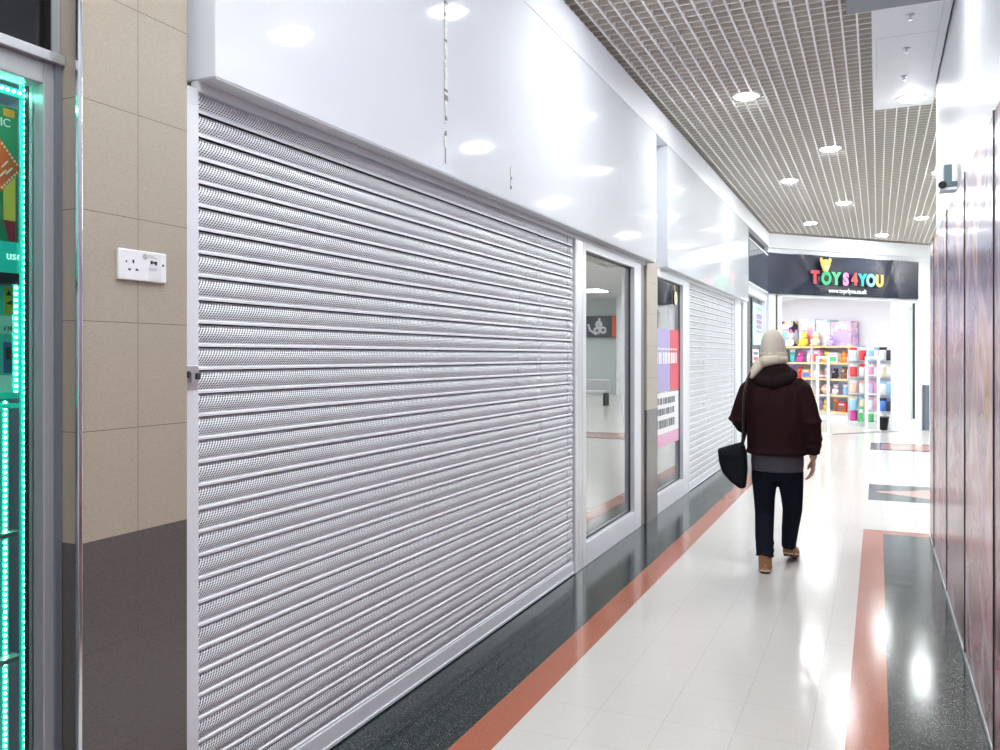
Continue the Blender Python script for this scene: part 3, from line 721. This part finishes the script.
# top shelf: big boxes and plush in front
big = [('box', 'black', 'sky blue', -4.55, .44, 1.5, 'tall black and sky blue toy box at the end of the top shelf'), ('box', 'yellow', 'green', -4.95 + .0, .3, 1.9, ''), ('box', 'sky blue', 'pink', -3.75, .52, 1.3, 'wide sky blue and pink toy box on the top shelf'), ('box', 'pink', 'lilac', -2.65, .62, .95, 'wide pink toy box with lilac print on the top shelf'), ('box', 'teal', 'white', -3.22, .45, 1.45, 'tall teal toy box standing beside the wide pink box')]
for kd, c1, c2, n_, s, sy, lb in big:
    if lb: toy(kd, c1, c2, tuple(SP(SF + .29, n_, 1.8)), s, lb, None, sy, True)
for c1, c2, n_, s, lb in [('yellow', 'cream', -3.72, .36, 'yellow plush toy in front of the sky blue box on the top shelf'), ('cream', 'yellow', -3.32, .36, 'cream plush toy in front of the teal box on the top shelf'), ('white', 'pink', -4.2, .34, 'white plush toy in front of the black box on the top shelf'), ('pink', 'white', -4.6, .30, 'pink plush toy at the far end of the top shelf'), ('lilac', 'white', -2.85, .26, 'lilac plush toy in front of the wide pink box')]:
    lb = lb.replace('far end', 'wall end')
    toy('plush', c1, c2, tuple(SP(SF + .05, n_, 1.8)), s, lb, None)

# display stand with hanging packets
def stand(t, n, wd, hgt, label):
    o = thing('display_stand', tuple(SP(t, n, 0)), label, 'display stand', rz=math.atan2(.11, 1))
    b = MB(); b.box(-wd / 2, wd / 2, -.02, .02, .1, hgt); b.build('back_panel', M['alu_white'], o)
    for sx in (-1, 1):
        b = MB(); b.box(sx * wd / 2 - .015, sx * wd / 2 + .015, -.025, .025, 0, hgt + .03); b.build('upright', M['alu'], o)
    b = MB(); b.box(-wd / 2, wd / 2, -.26, .12, 0, .10); b.build('base', M['alu_white'], o, bevel=.004)
    for q in range(4):
        b = MB(); b.box(-wd / 2, wd / 2, -.22, -.02, .34 + q * .37, .35 + q * .37); b.build('tray', M['alu_white'], o)
    return o
def ray(px, s):
    u = (px - 500) / 850; return Vector((-math.sin(TH) + u * math.cos(TH), math.cos(TH) + u * math.sin(TH), 0)) * s
def tn(v): d = v - A; return d.dot(T), d.dot(N)
sd = [(857.5, 19.3, .38, 1.72, 'white stand of red and white toy packets near the security gates'), (873, 18.9, .26, 1.62, 'narrow white stand of pink packets behind a security gate'), (885.5, 18.7, .26, 1.66, 'white wire stand with dark packets above the black bin')]
pk = [[('white', 'red'), ('red', 'white'), ('peach', 'white'), ('sky blue', 'cream'), ('magenta', 'white')], [('sky blue', 'white'), ('pink', 'white'), ('lilac', 'pink'), ('white', 'pink'), ('green', 'white')], [('white', 'black'), ('cream', 'white'), ('white', 'sky blue'), ('blue', 'black'), ('white', 'white')]]
ordn = ['lowest', 'second lowest', 'middle', 'second highest', 'top']
for k, (px, s, wd, hg, lb) in enumerate(sd):
    v = ray(px, s); t_, n_ = tn(v); stand(t_, n_, wd, hg, lb)
    for q in range(5):
        c1, c2 = pk[k][4 - q]
        z = .10 + q * .37 - (.13 if q else 0) + .12 * (q > 0)
        for e, dx in enumerate((-.25, .25)):
            cc = (c1, c2) if e == 0 else (c2, c1)
            off = Vector((math.cos(.11), math.sin(.11), 0)) * dx * wd + Vector((math.sin(.11), -math.cos(.11), 0)) * .13
            o = toy('bag', cc[0], cc[1], tuple(v + off + Vector((0, 0, .10 if q == 0 else .351 + (q - 1) * .37))), .27, '%s packet with %s header, %s tray of the %s' % (cc[0], cc[1], ordn[q], ['stand near the gates', 'narrow stand', 'stand above the bin'][k]), None)
            if cc[0] == cc[1]: o['label'] = 'plain white packet on the top tray of the stand above the bin' if q == 4 else 'plain white packet on the lowest tray of the stand above the bin'; o['group'] = 'plain white packets'
            o.rotation_euler = (0, 0, .11)

def gate(px0, px1, s0, hgt, label):
    p0, p1 = ray(px0, s0), ray(px1, s0); d = p1 - p0; L = d.length
    o = thing('security_gate', tuple((p0 + p1) / 2), label, 'security gate', rz=math.atan2(d.y, d.x))
    for sx in (-1, 1):
        b = MB(); b.box(sx * L / 2 - .028, sx * L / 2 + .028, -.02, .02, .03, hgt); b.build('post', M['white_paint'], o, bevel=.008)
    b = MB(); b.box(-L / 2, L / 2, -.015, .015, hgt - .05, hgt); 
    for q in range(1, 4): b.box(-L / 2, L / 2, -.008, .008, hgt * q / 4 - .012, hgt * q / 4 + .012)
    b.build('crossbar', M['white_paint'], o)
    b = MB(); b.box(-L / 2 - .05, L / 2 + .05, -.07, .07, 0, .04); b.build('base', M['white_paint'], o, bevel=.006)
    b = MB(); b.box(-L / 2 + .03, L / 2 - .03, -.004, .004, .06, hgt - .06); b.build('clear_panel', M['glass_clear'], o)
gate(817.5, 828, 16.75, 1.56, 'white anti-theft gate in front of the toy shelving')
gate(866.5, 878, 17.5, 1.55, 'white anti-theft gate beside the glazed shop door')
v = ray(883, 17.95)
o = thing('waste_bin', tuple(v), 'small black bin on the floor just inside the toy shop door', 'bin')
b = MB(); b.lathe([(.085, 0), (.12, .27), (.125, .27), (.115, .265), (.08, .015)], 20); b.build('tub', M['black'], o, True)
b = MB(); b.lathe([(.12, .262), (.13, .262), (.13, .28), (.12, .28)], 20); b.build('rim', M['gasket'], o, True)
v = ray(859.5, 19.0)
o = thing('green_carton', tuple(v + Vector((.03, -.12, .10))), 'narrow green carton standing at the foot of the red packet stand', 'carton', rz=.11)
b = MB(); b.box(-.05, .05, -.04, .04, 0, .34); b.build('carton_body', CM['green'], o, bevel=.004)
b = MB(); b.box(-.04, .04, -.043, -.039, .20, .28); b.build('pale_print', CM['white'], o)
# ------------------------------------------------------------------ green-lit kiosk window at the near end
kd = thing('display_kiosk', (-2.03, 1.2, 0), 'glazed kiosk window edged with teal light strips, beside the tiled pier', 'display case')
KF = mat('kiosk_frame', (.42, .44, .45), .35, .3)
LEDM = mat('led_dot', (.2, .9, .7), .3, emit=(.30, 1., .78), es=24.)
LEDS = mat('led_tape', (.02, .55, .40), .4, emit=(0., .62, .46), es=.30)
b = MB(); b.box(-2.09, -2.03, 1.575, 1.617, .0, 2.345); b.box(-2.09, -2.03, -.4, 1.575, 2.285, 2.345); b.box(-2.09, -2.03, -.4, 1.575, 0, .12)
loc(kd, b).build('window_frame', KF, kd, bevel=.003)
b = MB(); b.box(-2.05, -2.022, 1.604, 1.624, 0, 2.35); loc(kd, b).build('edge_strip', mat('kiosk_edge', (.22, .25, .29), .35, .4), kd)
b = MB(); b.box(-2.06, -2.01, -.4, 1.624, 2.345, 2.372); loc(kd, b).build('trim_bar', M['alu'], kd, bevel=.002)
b = MB(); b.box(-2.06, -2.035, -.4, 1.60, 2.372, 4.1); loc(kd, b).build('black_panel', mat('black_glass', (.006, .006, .008), .12), kd)
b = MB(); b.box(-2.07, -2.03, 1.60, 1.624, 2.372, 4.1); loc(kd, b).build('panel_frame', KF, kd)
b = MB(); b.box(-2.075, -2.069, -.4, 1.575, .12, 2.285); loc(kd, b).build('pane', M['glass_clear'], kd)
b = MB(); b.box(-2.104, -2.090, 1.574, 1.60, .1, 2.30); b.box(-2.104, -2.090, -.4, 1.6, 2.286, 2.30); loc(kd, b).build('gasket', M['black'], kd)
b = MB(); b.box(-2.56, -2.54, -.4, 1.86, .1, 2.38); b.box(-2.54, -2.135, 1.84, 1.86, .1, 2.38); b.box(-2.54, -2.1, -.4, 1.86, 2.36, 2.38); b.box(-2.54, -2.1, -.4, 1.86, .1, .12)
loc(kd, b).build('cabinet_lining', mat('blue_grey_lining', (.42, .50, .60), .35), kd)
def leds(y, x, z0, z1, r, pit, w_):
    b = MB(); b.box(x - .012, x - .004, y - w_, y + w_, z0, z1); st = loc(kd, b).build('light_strip', LEDS, kd)
    b = MB(); z = z0 + pit / 2
    while z < z1: b.ell((x - .003, y - .002, z), (r, r, r), 8, 5); z += pit
    d_ = loc(kd, b).build('led_dots', LEDM, st, True); d_['kind'] = 'stuff'
b = MB(); b.box(-2.17, -2.14, .2, 1.55, 2.338, 2.352); loc(kd, b).build('kiosk_fill', mat('kiosk_fill', (1, 1, 1), .3, emit=(.55, 1, .88), es=26.), kd)  # unseen lamp added behind the header to brighten the kiosk items
leds(1.588, -2.116, .14, 2.325, .0036, .0168, .011)
leds(1.698, -2.30, 1.445, 1.795, .0044, .0180, .011)  # glowing strip built in place of the LEDs' inner reflection
leds(1.664, -2.30, .14, 1.43, .0042, .0168, .009)  # lower inner reflection, also built as a glowing strip
b = MB(); b.box(-2.128, -2.120, .4, 1.577, 2.258, 2.280); st = loc(kd, b).build('light_strip', LEDS, kd)
b = MB(); y = 1.57
while y > .9: b.ell((-2.118, y, 2.270), (.0042, .0042, .0042), 8, 5); y -= .0168
d_ = loc(kd, b).build('led_dots', LEDM, st, True); d_['kind'] = 'stuff'
b = MB(); b.box(-2.34, -2.315, 1.60, 1.68, .12, 1.42); loc(kd, b).build('support_post', M['alu'], kd)
b = MB(); b.box(-2.42, -2.28, .6, 1.706, 1.437, 1.455); loc(kd, b).build('glass_shelf', mat('green_glass_glow', (.05, .42, .32), .1, emit=(0, .5, .36), es=.25), kd)  # green glow put into the shelf glass as emission
b = MB(); b.box(-2.36, -2.24, .6, 1.665, 1.412, 1.424); loc(kd, b).build('shelf_rail', LEDS, kd)
for z in (1.04, .68):
    b = MB(); b.box(-2.42, -2.27, .6, 1.692, z, z + .014); loc(kd, b).build('glass_shelf', kd.children[-2].data.materials[0], kd)
b = MB(); b.box(-2.42, -2.29, .6, 1.712, 1.768, 1.80); loc(kd, b).build('dark_shelf', M['black'], kd)
FM = lambda y, z, x=-2.279: frame_m((x, y, z), (0, 1, 0), (0, 0, 1), (1, 0, 0))
# header light box standing on the dark shelf
o = thing('header_sign', (-2.30, 1.6, 1.80), 'teal glowing header sign with white lettering inside the kiosk', 'sign')
b = MB(); b.box(-2.31, -2.285, 1.1, 1.706, 1.80, 1.889); loc(o, b).build('sign_board', mat('teal_board', (.01, .32, .26), .3, emit=(0, .42, .33), es=.35), o)
b = MB(); b.box(-2.287, -2.283, 1.686, 1.706, 1.803, 1.887); loc(o, b).build('bright_edge', LEDS, o)
text_mesh('lettering', 'use', .036, mat('teal_white_print', (.6, .95, .88), .4, emit=(.6, 1, .92), es=.5), o, Matrix.Translation(-o.location) @ FM(1.700, 1.838, -2.283), .001, 'RIGHT')
# tall green pack, yellow-red pack behind, orange diamond in front
gp = mat('green_pack', (.01, .26, .10), .35)
o = thing('green_pack', (-2.33, 1.6, 1.889), 'tall green pack with white lettering and orange sticker at the top of the kiosk', 'pack')
b = MB(); b.box(-2.36, -2.30, 1.40, 1.701, 1.889, 2.281); loc(o, b).build('carton', gp, o, bevel=.003)
text_mesh('lettering', 'LIC', .034, wht, o, Matrix.Translation(-o.location) @ FM(1.676, 2.222, -2.299), .001, 'RIGHT')
b = MB(); b.box(-2.301, -2.298, 1.653, 1.688, 2.252, 2.274); loc(o, b).build('orange_sticker', CM['orange'], o)
b = MB(); b.box(-2.301, -2.2975, 1.655, 1.690, 1.950, 2.10); loc(o, b).build('yellow_patch', CM['yellow'], o)
b = MB(); b.prism([(-2.301, 1.653, 1.952), (-2.301, 1.690, 1.952), (-2.301, 1.690, 1.892), (-2.301, 1.672, 1.892)], (.004, 0, 0)); loc(o, b).build('red_patch', mat('deep_red', (.35, .02, .04), .4), o)
o = thing('diamond_tag', (-2.21, 1.575, 2.085), 'orange diamond-shaped hanging tag with pale dashed border inside the kiosk', 'tag')
b = MB(); b.prism([(-.004, 0, -.076), (-.004, .069, 0), (-.004, 0, .076), (-.004, -.069, 0)], (.008, 0, 0)); b.build('card', mat('vivid_orange', (.80, .12, .01), .35), o)
b = MB()
for k in range(7):
    for sg in (1, -1):
        t = .08 + .125 * k; y_, z_ = .060 * t, sg * .066 * (1 - t)
        b.box(.004, .0055, y_, y_ + .005, z_ - .003, z_ + .003)
for y0, z0 in [(.005, -.004), (.018, -.02), (.0, -.03)]: b.prism([(.004, y0, z0), (.004, y0 + .018, z0 + .02), (.004, y0 + .021, z0 + .018), (.004, y0 + .003, z0 - .002)], (.0015, 0, 0))
b.build('pale_marks', CM['cream'], o)
b = MB(); b.tube([(0, 0, .07), (0, 0, .198)], .001, 5); b.build('string', M['black'], o)
# packs on the glass shelf
def pack(nm, z0, z1, y1, m1, label, cat):
    o = thing(nm, (-2.33, 1.6, z0), label, cat)
    b = MB(); b.box(-2.38, -2.30, 1.45, y1, z0, z1); loc(o, b).build('carton', m1, o, bevel=.002)
    return o
o = pack('white_carton', 1.455, 1.505, 1.681, mat('teal_white_card', (.60, .85, .80), .4), 'low white carton on the green glass shelf of the kiosk', 'carton')
b = MB(); b.box(-2.3, -2.298, 1.655, 1.679, 1.46, 1.50); loc(o, b).build('grey_print', wht, o)
o = pack('blue_pack', 1.505, 1.624, 1.682, mat('teal_card', (.05, .62, .55), .35), 'teal and navy pack stacked on the low white carton in the kiosk', 'pack')
b = MB(); b.box(-2.3, -2.298, 1.655, 1.680, 1.51, 1.60); loc(o, b).build('navy_print', mat('navy_print', (.05, .10, .28), .4), o)
b = MB(); b.box(-2.299, -2.297, 1.660, 1.676, 1.55, 1.585); b.build('dark_mark', M['black'], None)
q = bpy.data.objects['dark_mark']; q.parent = o; q.matrix_parent_inverse = Matrix.Translation(-o.location)
o = pack('price_block', 1.624, 1.676, 1.684, mat('mint_card', (.55, .88, .82), .4), 'white price block reading ten pounds between two packs in the kiosk', 'price tag')
text_mesh('lettering', '£10', .018, M['black'], o, Matrix.Translation(-o.location) @ FM(1.682, 1.634, -2.299), .001, 'RIGHT')
o = pack('yellow_pack', 1.676, 1.764, 1.685, mat('teal_pack', (.05, .65, .58), .35), 'teal pack with yellow and black emblem strip under the dark kiosk shelf', 'pack')
b = MB(); b.box(-2.3, -2.298, 1.656, 1.683, 1.679, 1.761); loc(o, b).build('yellow_print', mat('lime_print', (.42, .45, .03), .4), o)
b = MB(); b.prism([(-2.298, 1.660, 1.735), (-2.298, 1.678, 1.735), (-2.298, 1.670, 1.752)], (.001, 0, 0)); loc(o, b).build('black_emblem', M['black'], o)
b = MB(); b.prism([(-2.298, 1.660, 1.712), (-2.298, 1.680, 1.722), (-2.298, 1.678, 1.708)], (.001, 0, 0)); loc(o, b).build('black_emblem', M['black'], o)
# ------------------------------------------------------------------ walking person
PB = (-.70, 6.45, 0)
skin = mat('skin', (.50, .31, .23), .5)
def put(b, name, m_, par, vox, it=6):
    o = b.build(name, m_, par); return remesh(o, vox, it)
b = MB()
# torso, neck, head
def ring(cx, cy, z, rx, ry, n=20): return [(cx + rx * math.cos(2 * math.pi * i / n), cy + ry * math.sin(2 * math.pi * i / n), z) for i in range(n)]
b.loft([ring(.03, .02, .76, .13, .10), ring(.03, .02, .86, .155, .11), ring(.03, .02, 1.02, .14, .10), ring(.03, .02, 1.20, .155, .11), ring(.03, .015, 1.34, .165, .10), ring(.02, .01, 1.40, .10, .08)])
b.tube([(.02, .01, 1.36), (.005, .03, 1.50)], [.06, .052], 12)
b.ell((0, .04, 1.60), (.075, .095, .105)); b.ell((0, .095, 1.535), (.045, .045, .04))
b.ell((0, .139, 1.585), (.012, .02, .025)); b.ell((.076, .03, 1.585), (.012, .02, .03)); b.ell((-.076, .03, 1.585), (.012, .02, .03))
# arms
b.tube([(.17, .02, 1.36), (.235, 0, 1.22), (.275, -.03, 1.08), (.28, .0, .95), (.275, .03, .83)], [.055, .048, .042, .036, .027], 12)
b.tube([(-.12, .02, 1.36), (-.19, 0, 1.25), (-.245, -.02, 1.10), (-.225, .09, 1.03), (-.19, .20, 1.00)], [.055, .048, .042, .036, .027], 12)
# hand at the viewer's side: palm, four fingers, thumb
def hand(o_, dz, dx, dy, s=1):
    o_ = Vector(o_); dz, dx, dy = Vector(dz).normalized(), Vector(dx).normalized(), Vector(dy).normalized()
    P_ = lambda a, c, e: o_ + dx * a + dz * c + dy * e
    b.loft([[P_(.024 * w_ * math.cos(t), c, .013 * th * math.sin(t)) for t in [2 * math.pi * k / 12 for k in range(12)]] for c, w_, th in ((-.01, .9, 1.3), (.02, 1.35, 1.3), (.06, 1.7, 1.1), (.085, 1.6, .9))])
    for k, (a, l, cu) in enumerate([(-.030, .062, .30), (-.011, .074, .34), (.009, .070, .38), (.027, .055, .44)]):
        p0 = P_(a, .078, 0); p1 = P_(a * 1.06, .078 + l * .45, l * .12); p2 = P_(a * 1.06, .078 + l * .78, l * cu); p3 = P_(a * 1.02, .078 + l * .92, l * cu * 1.9)
        b.tube([p0, p1, p2, p3], [.0095, .009, .0082, .0068], 8)
    b.tube([P_(-.026, .02, .004), P_(-.046, .045, .014), P_(-.050, .078, .026)], [.012, .0105, .008], 8)
hand((.275, .035, .815), (-.05, .10, -1), (.25, -.95, 0), (-1, -.2, 0))
hand((-.185, .215, .99), (.35, 1, -.15), (-.2, .1, -1), (1, -.2, 0))
# legs
b.tube([(-.045, .03, .80), (-.06, .06, .60), (-.062, .08, .42), (-.055, .0, .25), (-.044, -.075, .07)], [.088, .075, .055, .045, .028], 14)
b.tube([(.105, .03, .80), (.115, .12, .60), (.118, .20, .43), (.10, .24, .25), (.084, .27, .12)], [.088, .075, .055, .042, .028], 14)
b.ell((-.040, -.04, .06), (.026, .08, .03)); b.ell((.085, .33, .10), (.026, .07, .03))
pr = b.build('person', skin); remesh(pr, .006, 3)
pr.location = PB
tag(pr, 'person in pale knit hat and dark maroon jacket walking away along the corridor', 'person')
eye = mat('eye_white', (.8, .8, .8), .2)
for sx in (-.03, .03):
    q = MB().ell((sx, .125, 1.61), (.012, .012, .012)).build('eye', eye, pr, True)
# trousers
b = MB()
b.loft([ring(.03, .03, .66, .10, .10), ring(.03, .03, .74, .165, .13), ring(.03, .025, .84, .172, .128), ring(.03, .02, .92, .165, .12)])
b.tube([(-.05, .03, .80), (-.062, .045, .68), (-.066, .07, .52), (-.064, .075, .40), (-.058, .0, .25), (-.045, -.075, .125)], [.102, .094, .077, .070, .066, .060], 18)
b.tube([(.108, .03, .80), (.114, .08, .68), (.12, .15, .53), (.12, .195, .42), (.10, .235, .27), (.085, .272, .122)], [.102, .095, .080, .071, .062, .052], 18)
for z, y_ in ((.20, -.035), (.16, -.06), (.13, -.08)):
    b.tube([(-.045 + .057 * math.cos(t), y_ + .057 * math.sin(t), z + .012 * math.sin(2 * t + z * 40)) for t in [2 * math.pi * k / 12 for k in range(13)]], .010, 6)
put(b, 'trousers', mat('navy_cotton', (.006, .008, .016), .8, spec=.12, bump=.3, bscale=160), pr, .010, 5)
# grey shirt hem
b = MB(); b.loft([ring(.03, .02, .725, .182, .135), ring(.03, .02, .80, .186, .14), ring(.03, .02, .92, .18, .13)])
put(b, 'shirt', mat('grey_cotton', (.075, .07, .085), .85, spec=.12, bump=.3, bscale=120), pr, .012, 4)
# jacket
b = MB()
b.loft([ring(.03, .01, .845, .195, .145), ring(.03, .005, .90, .212, .16), ring(.03, .0, 1.05, .212, .165), ring(.025, -.005, 1.2, .212, .165), ring(.02, 0, 1.31, .205, .15), ring(.015, .005, 1.38, .165, .13), ring(.01, .01, 1.44, .105, .10), ring(.005, .02, 1.49, .085, .085)])
b.tube([(.14, .01, 1.355), (.195, .005, 1.31), (.238, -.01, 1.20), (.272, -.03, 1.08), (.283, -.005, .96), (.277, .025, .86)], [.075, .078, .070, .062, .055, .045], 16)
b.tube([(-.11, .01, 1.355), (-.165, .005, 1.30), (-.205, -.01, 1.20), (-.242, -.02, 1.105), (-.222, .08, 1.04), (-.195, .17, 1.01)], [.075, .078, .070, .062, .055, .046], 16)
for z, ph in ((.87, .3),):
    b.tube([(.03 + .200 * math.cos(t), .008 + .150 * math.sin(t), z + .004 * math.sin(3 * t)) for t in [2 * math.pi * k / 24 for k in range(25)]], .020, 8)
random.seed(3)
for k in range(16):   # soft folds running down the back and sides
    t = random.uniform(-math.pi, 0) ; z0_ = random.uniform(.95, 1.2); l = random.uniform(.08, .2); dt = random.uniform(-.15, .15)
    b.tube([(.03 + .208 * math.cos(t + dt * q / 4), .0 + .160 * math.sin(t + dt * q / 4), z0_ + l * q / 4) for q in range(5)], [.004, .010, .012, .010, .004], 6)
for (cx, cy, cz, r) in [(.283, -.005, .97, .052), (.28, .0, .92, .050), (.270, -.03, 1.10, .062), (-.244, -.02, 1.10, .062), (-.23, .04, 1.06, .055)]:
    b.tube([(cx + r * math.cos(t), cy + r * math.sin(t), cz + .014 * math.sin(t)) for t in [2 * math.pi * k / 12 for k in range(13)]], .011, 6)
jk = put(b, 'jacket', mat('maroon_wool', (.022, .0075, .0085), .85, spec=.12, bump=.5, bscale=110), pr, .010, 5)
# hood/collar of the jacket
b = MB()
b.loft([ring(.02, .02, 1.385, .155, .12), ring(.02, .01, 1.43, .142, .118), ring(.015, .012, 1.475, .112, .105), ring(.012, .02, 1.505, .085, .09)]); b.tube([(-.11, .04, 1.44), (-.115, -.03, 1.415), (-.07, -.10, 1.375), (.02, -.128, 1.36), (.11, -.09, 1.39), (.14, -.01, 1.43), (.11, .06, 1.45)], [.03, .036, .042, .046, .042, .036, .03], 14)
put(b, 'hood', mat('dark_lining', (.014, .007, .008), .9, spec=.12, bump=.4), jk, .010, 4)
# pale scarf over one shoulder
b = MB()
b.tube([(.075, .06, 1.53), (.078, -.01, 1.535), (.03, -.068, 1.535), (-.04, -.07, 1.525), (-.085, -.02, 1.50), (-.11, .03, 1.46), (-.125, .09, 1.40)], [.03, .034, .038, .042, .046, .045, .035], 12)
b.tube([(-.07, -.04, 1.51), (-.115, -.085, 1.455), (-.14, -.11, 1.40)], [.042, .036, .016], 12, flat=.8)
put(b, 'scarf', mat('beige_knit', (.60, .54, .43), .9, bump=.6, bscale=150), pr, .009, 4)
# knitted hat
b = MB()
b.loft([ring(0, .03, 1.545, .086, .10), ring(0, .028, 1.58, .092, .108), ring(0, .022, 1.63, .090, .108), ring(0, .012, 1.685, .078, .095), ring(0, .0, 1.725, .056, .07), ring(.002, -.012, 1.75, .03, .036), ring(.002, -.015, 1.757, .008, .01)])
hk = put(b, 'knit_hat', mat('cream_knit', (.62, .57, .47), .9, bump=.7, bscale=140), pr, .009, 3)
b = MB()
for k in range(28):
    t = 2 * math.pi * k / 28
    b.tube([(.091 * math.cos(t), .028 + .107 * math.sin(t), 1.548), (.094 * math.cos(t), .028 + .110 * math.sin(t), 1.585)], .008, 6)
put(b, 'hat_band', mat('cream_rib', (.60, .55, .45), .9), hk, .006, 2)
# boots
def boot(sx, hx, hy, dr_, hz, pitch, nm):
    m4 = Matrix.Translation((hx, hy, hz)) @ Matrix.Rotation(-dr_, 4, 'Z') @ Matrix.Rotation(pitch, 4, 'X')
    b = MB()
    b.tube([(0, .02, .02), (0, .015, .08), (0, .012, .165)], [.046, .048, .050], 14)
    b.tube([(0, .0, .045), (0, .07, .05), (0, .15, .042), (0, .215, .035), (0, .235, .032)], [.046, .047, .049, .042, .022], 14, flat=1.)
    b.box(-.034, .034, -.03, .22, .012, .03); b.xf(m4)
    o = put(b, 'boot', mat('tan_suede', (.33, .165, .07), .75, bump=.3), pr, .007, 4)
    b = MB(); sh = [(-.036, .0), (-.030, -.034), (.0, -.044), (.030, -.034), (.036, .0), (.040, .08), (.048, .16), (.040, .22), (.0, .255), (-.036, .225), (-.046, .16), (-.038, .08)]
    b.prism([(x, y, 0) for x, y in sh], (0, 0, .022)); b.xf(m4); b.build('sole', mat('dark_sole', (.05, .035, .025), .7), o, bevel=.004)
    b = MB(); b.prism([(x * 1.03, y * 1.02, .018) for x, y in sh], (0, 0, .008)); b.xf(m4); b.build('welt', mat('pale_welt', (.62, .52, .38), .7), o)
boot(-1, -.042, -.085, -.10, .0, 0., 'a')
boot(1, .085, .275, .10, .052, -.22, 'b')
# black shoulder bag hanging at the hip
bg = thing('shoulder_bag', (PB[0] - .26, PB[1] - .04, .75), "slouchy black shoulder bag swinging at the walker's hip", 'bag')
out = [(-.125, .125), (-.04, .155), (.06, .185), (.085, .10), (.09, -.02), (.078, -.155), (.04, -.165), (-.03, -.115), (-.09, -.05), (-.115, .03)]
b = MB(); rings = []
for yy, sc in ((-.07, .55), (-.06, .82), (-.035, .97), (0, 1.0), (.035, .97), (.06, .82), (.07, .55)):
    rings.append([(x * sc, yy, z * sc) for x, z in out])
b.loft(rings)
put(b, 'bag_body', mat('black_canvas', (.007, .009, .012), .6, spec=.12, bump=.3), bg, .009, 6)
b = MB()
f0 = Vector((PB[0] - .26, PB[1] - .04, .75))
sp = [(.06, -.05, .16), (.075, -.12, .26), (.08, -.155, .40), (.085, -.15, .54), (.10, -.115, .64), (.125, -.02, .72), (.12, .09, .68), (.09, .185, .54), (.06, .20, .38), (.055, .15, .24), (.04, .05, .15)]
b.tube(sp, .016, 8, flat=.5); b.build('strap', M['black'], bg, True)
b = MB(); b.box(-.09, .07, -.078, -.070, .05, .09); b.build('zip_flap', mat('bag_flap', (.006, .007, .009), .7, spec=.1), bg, bevel=.003)
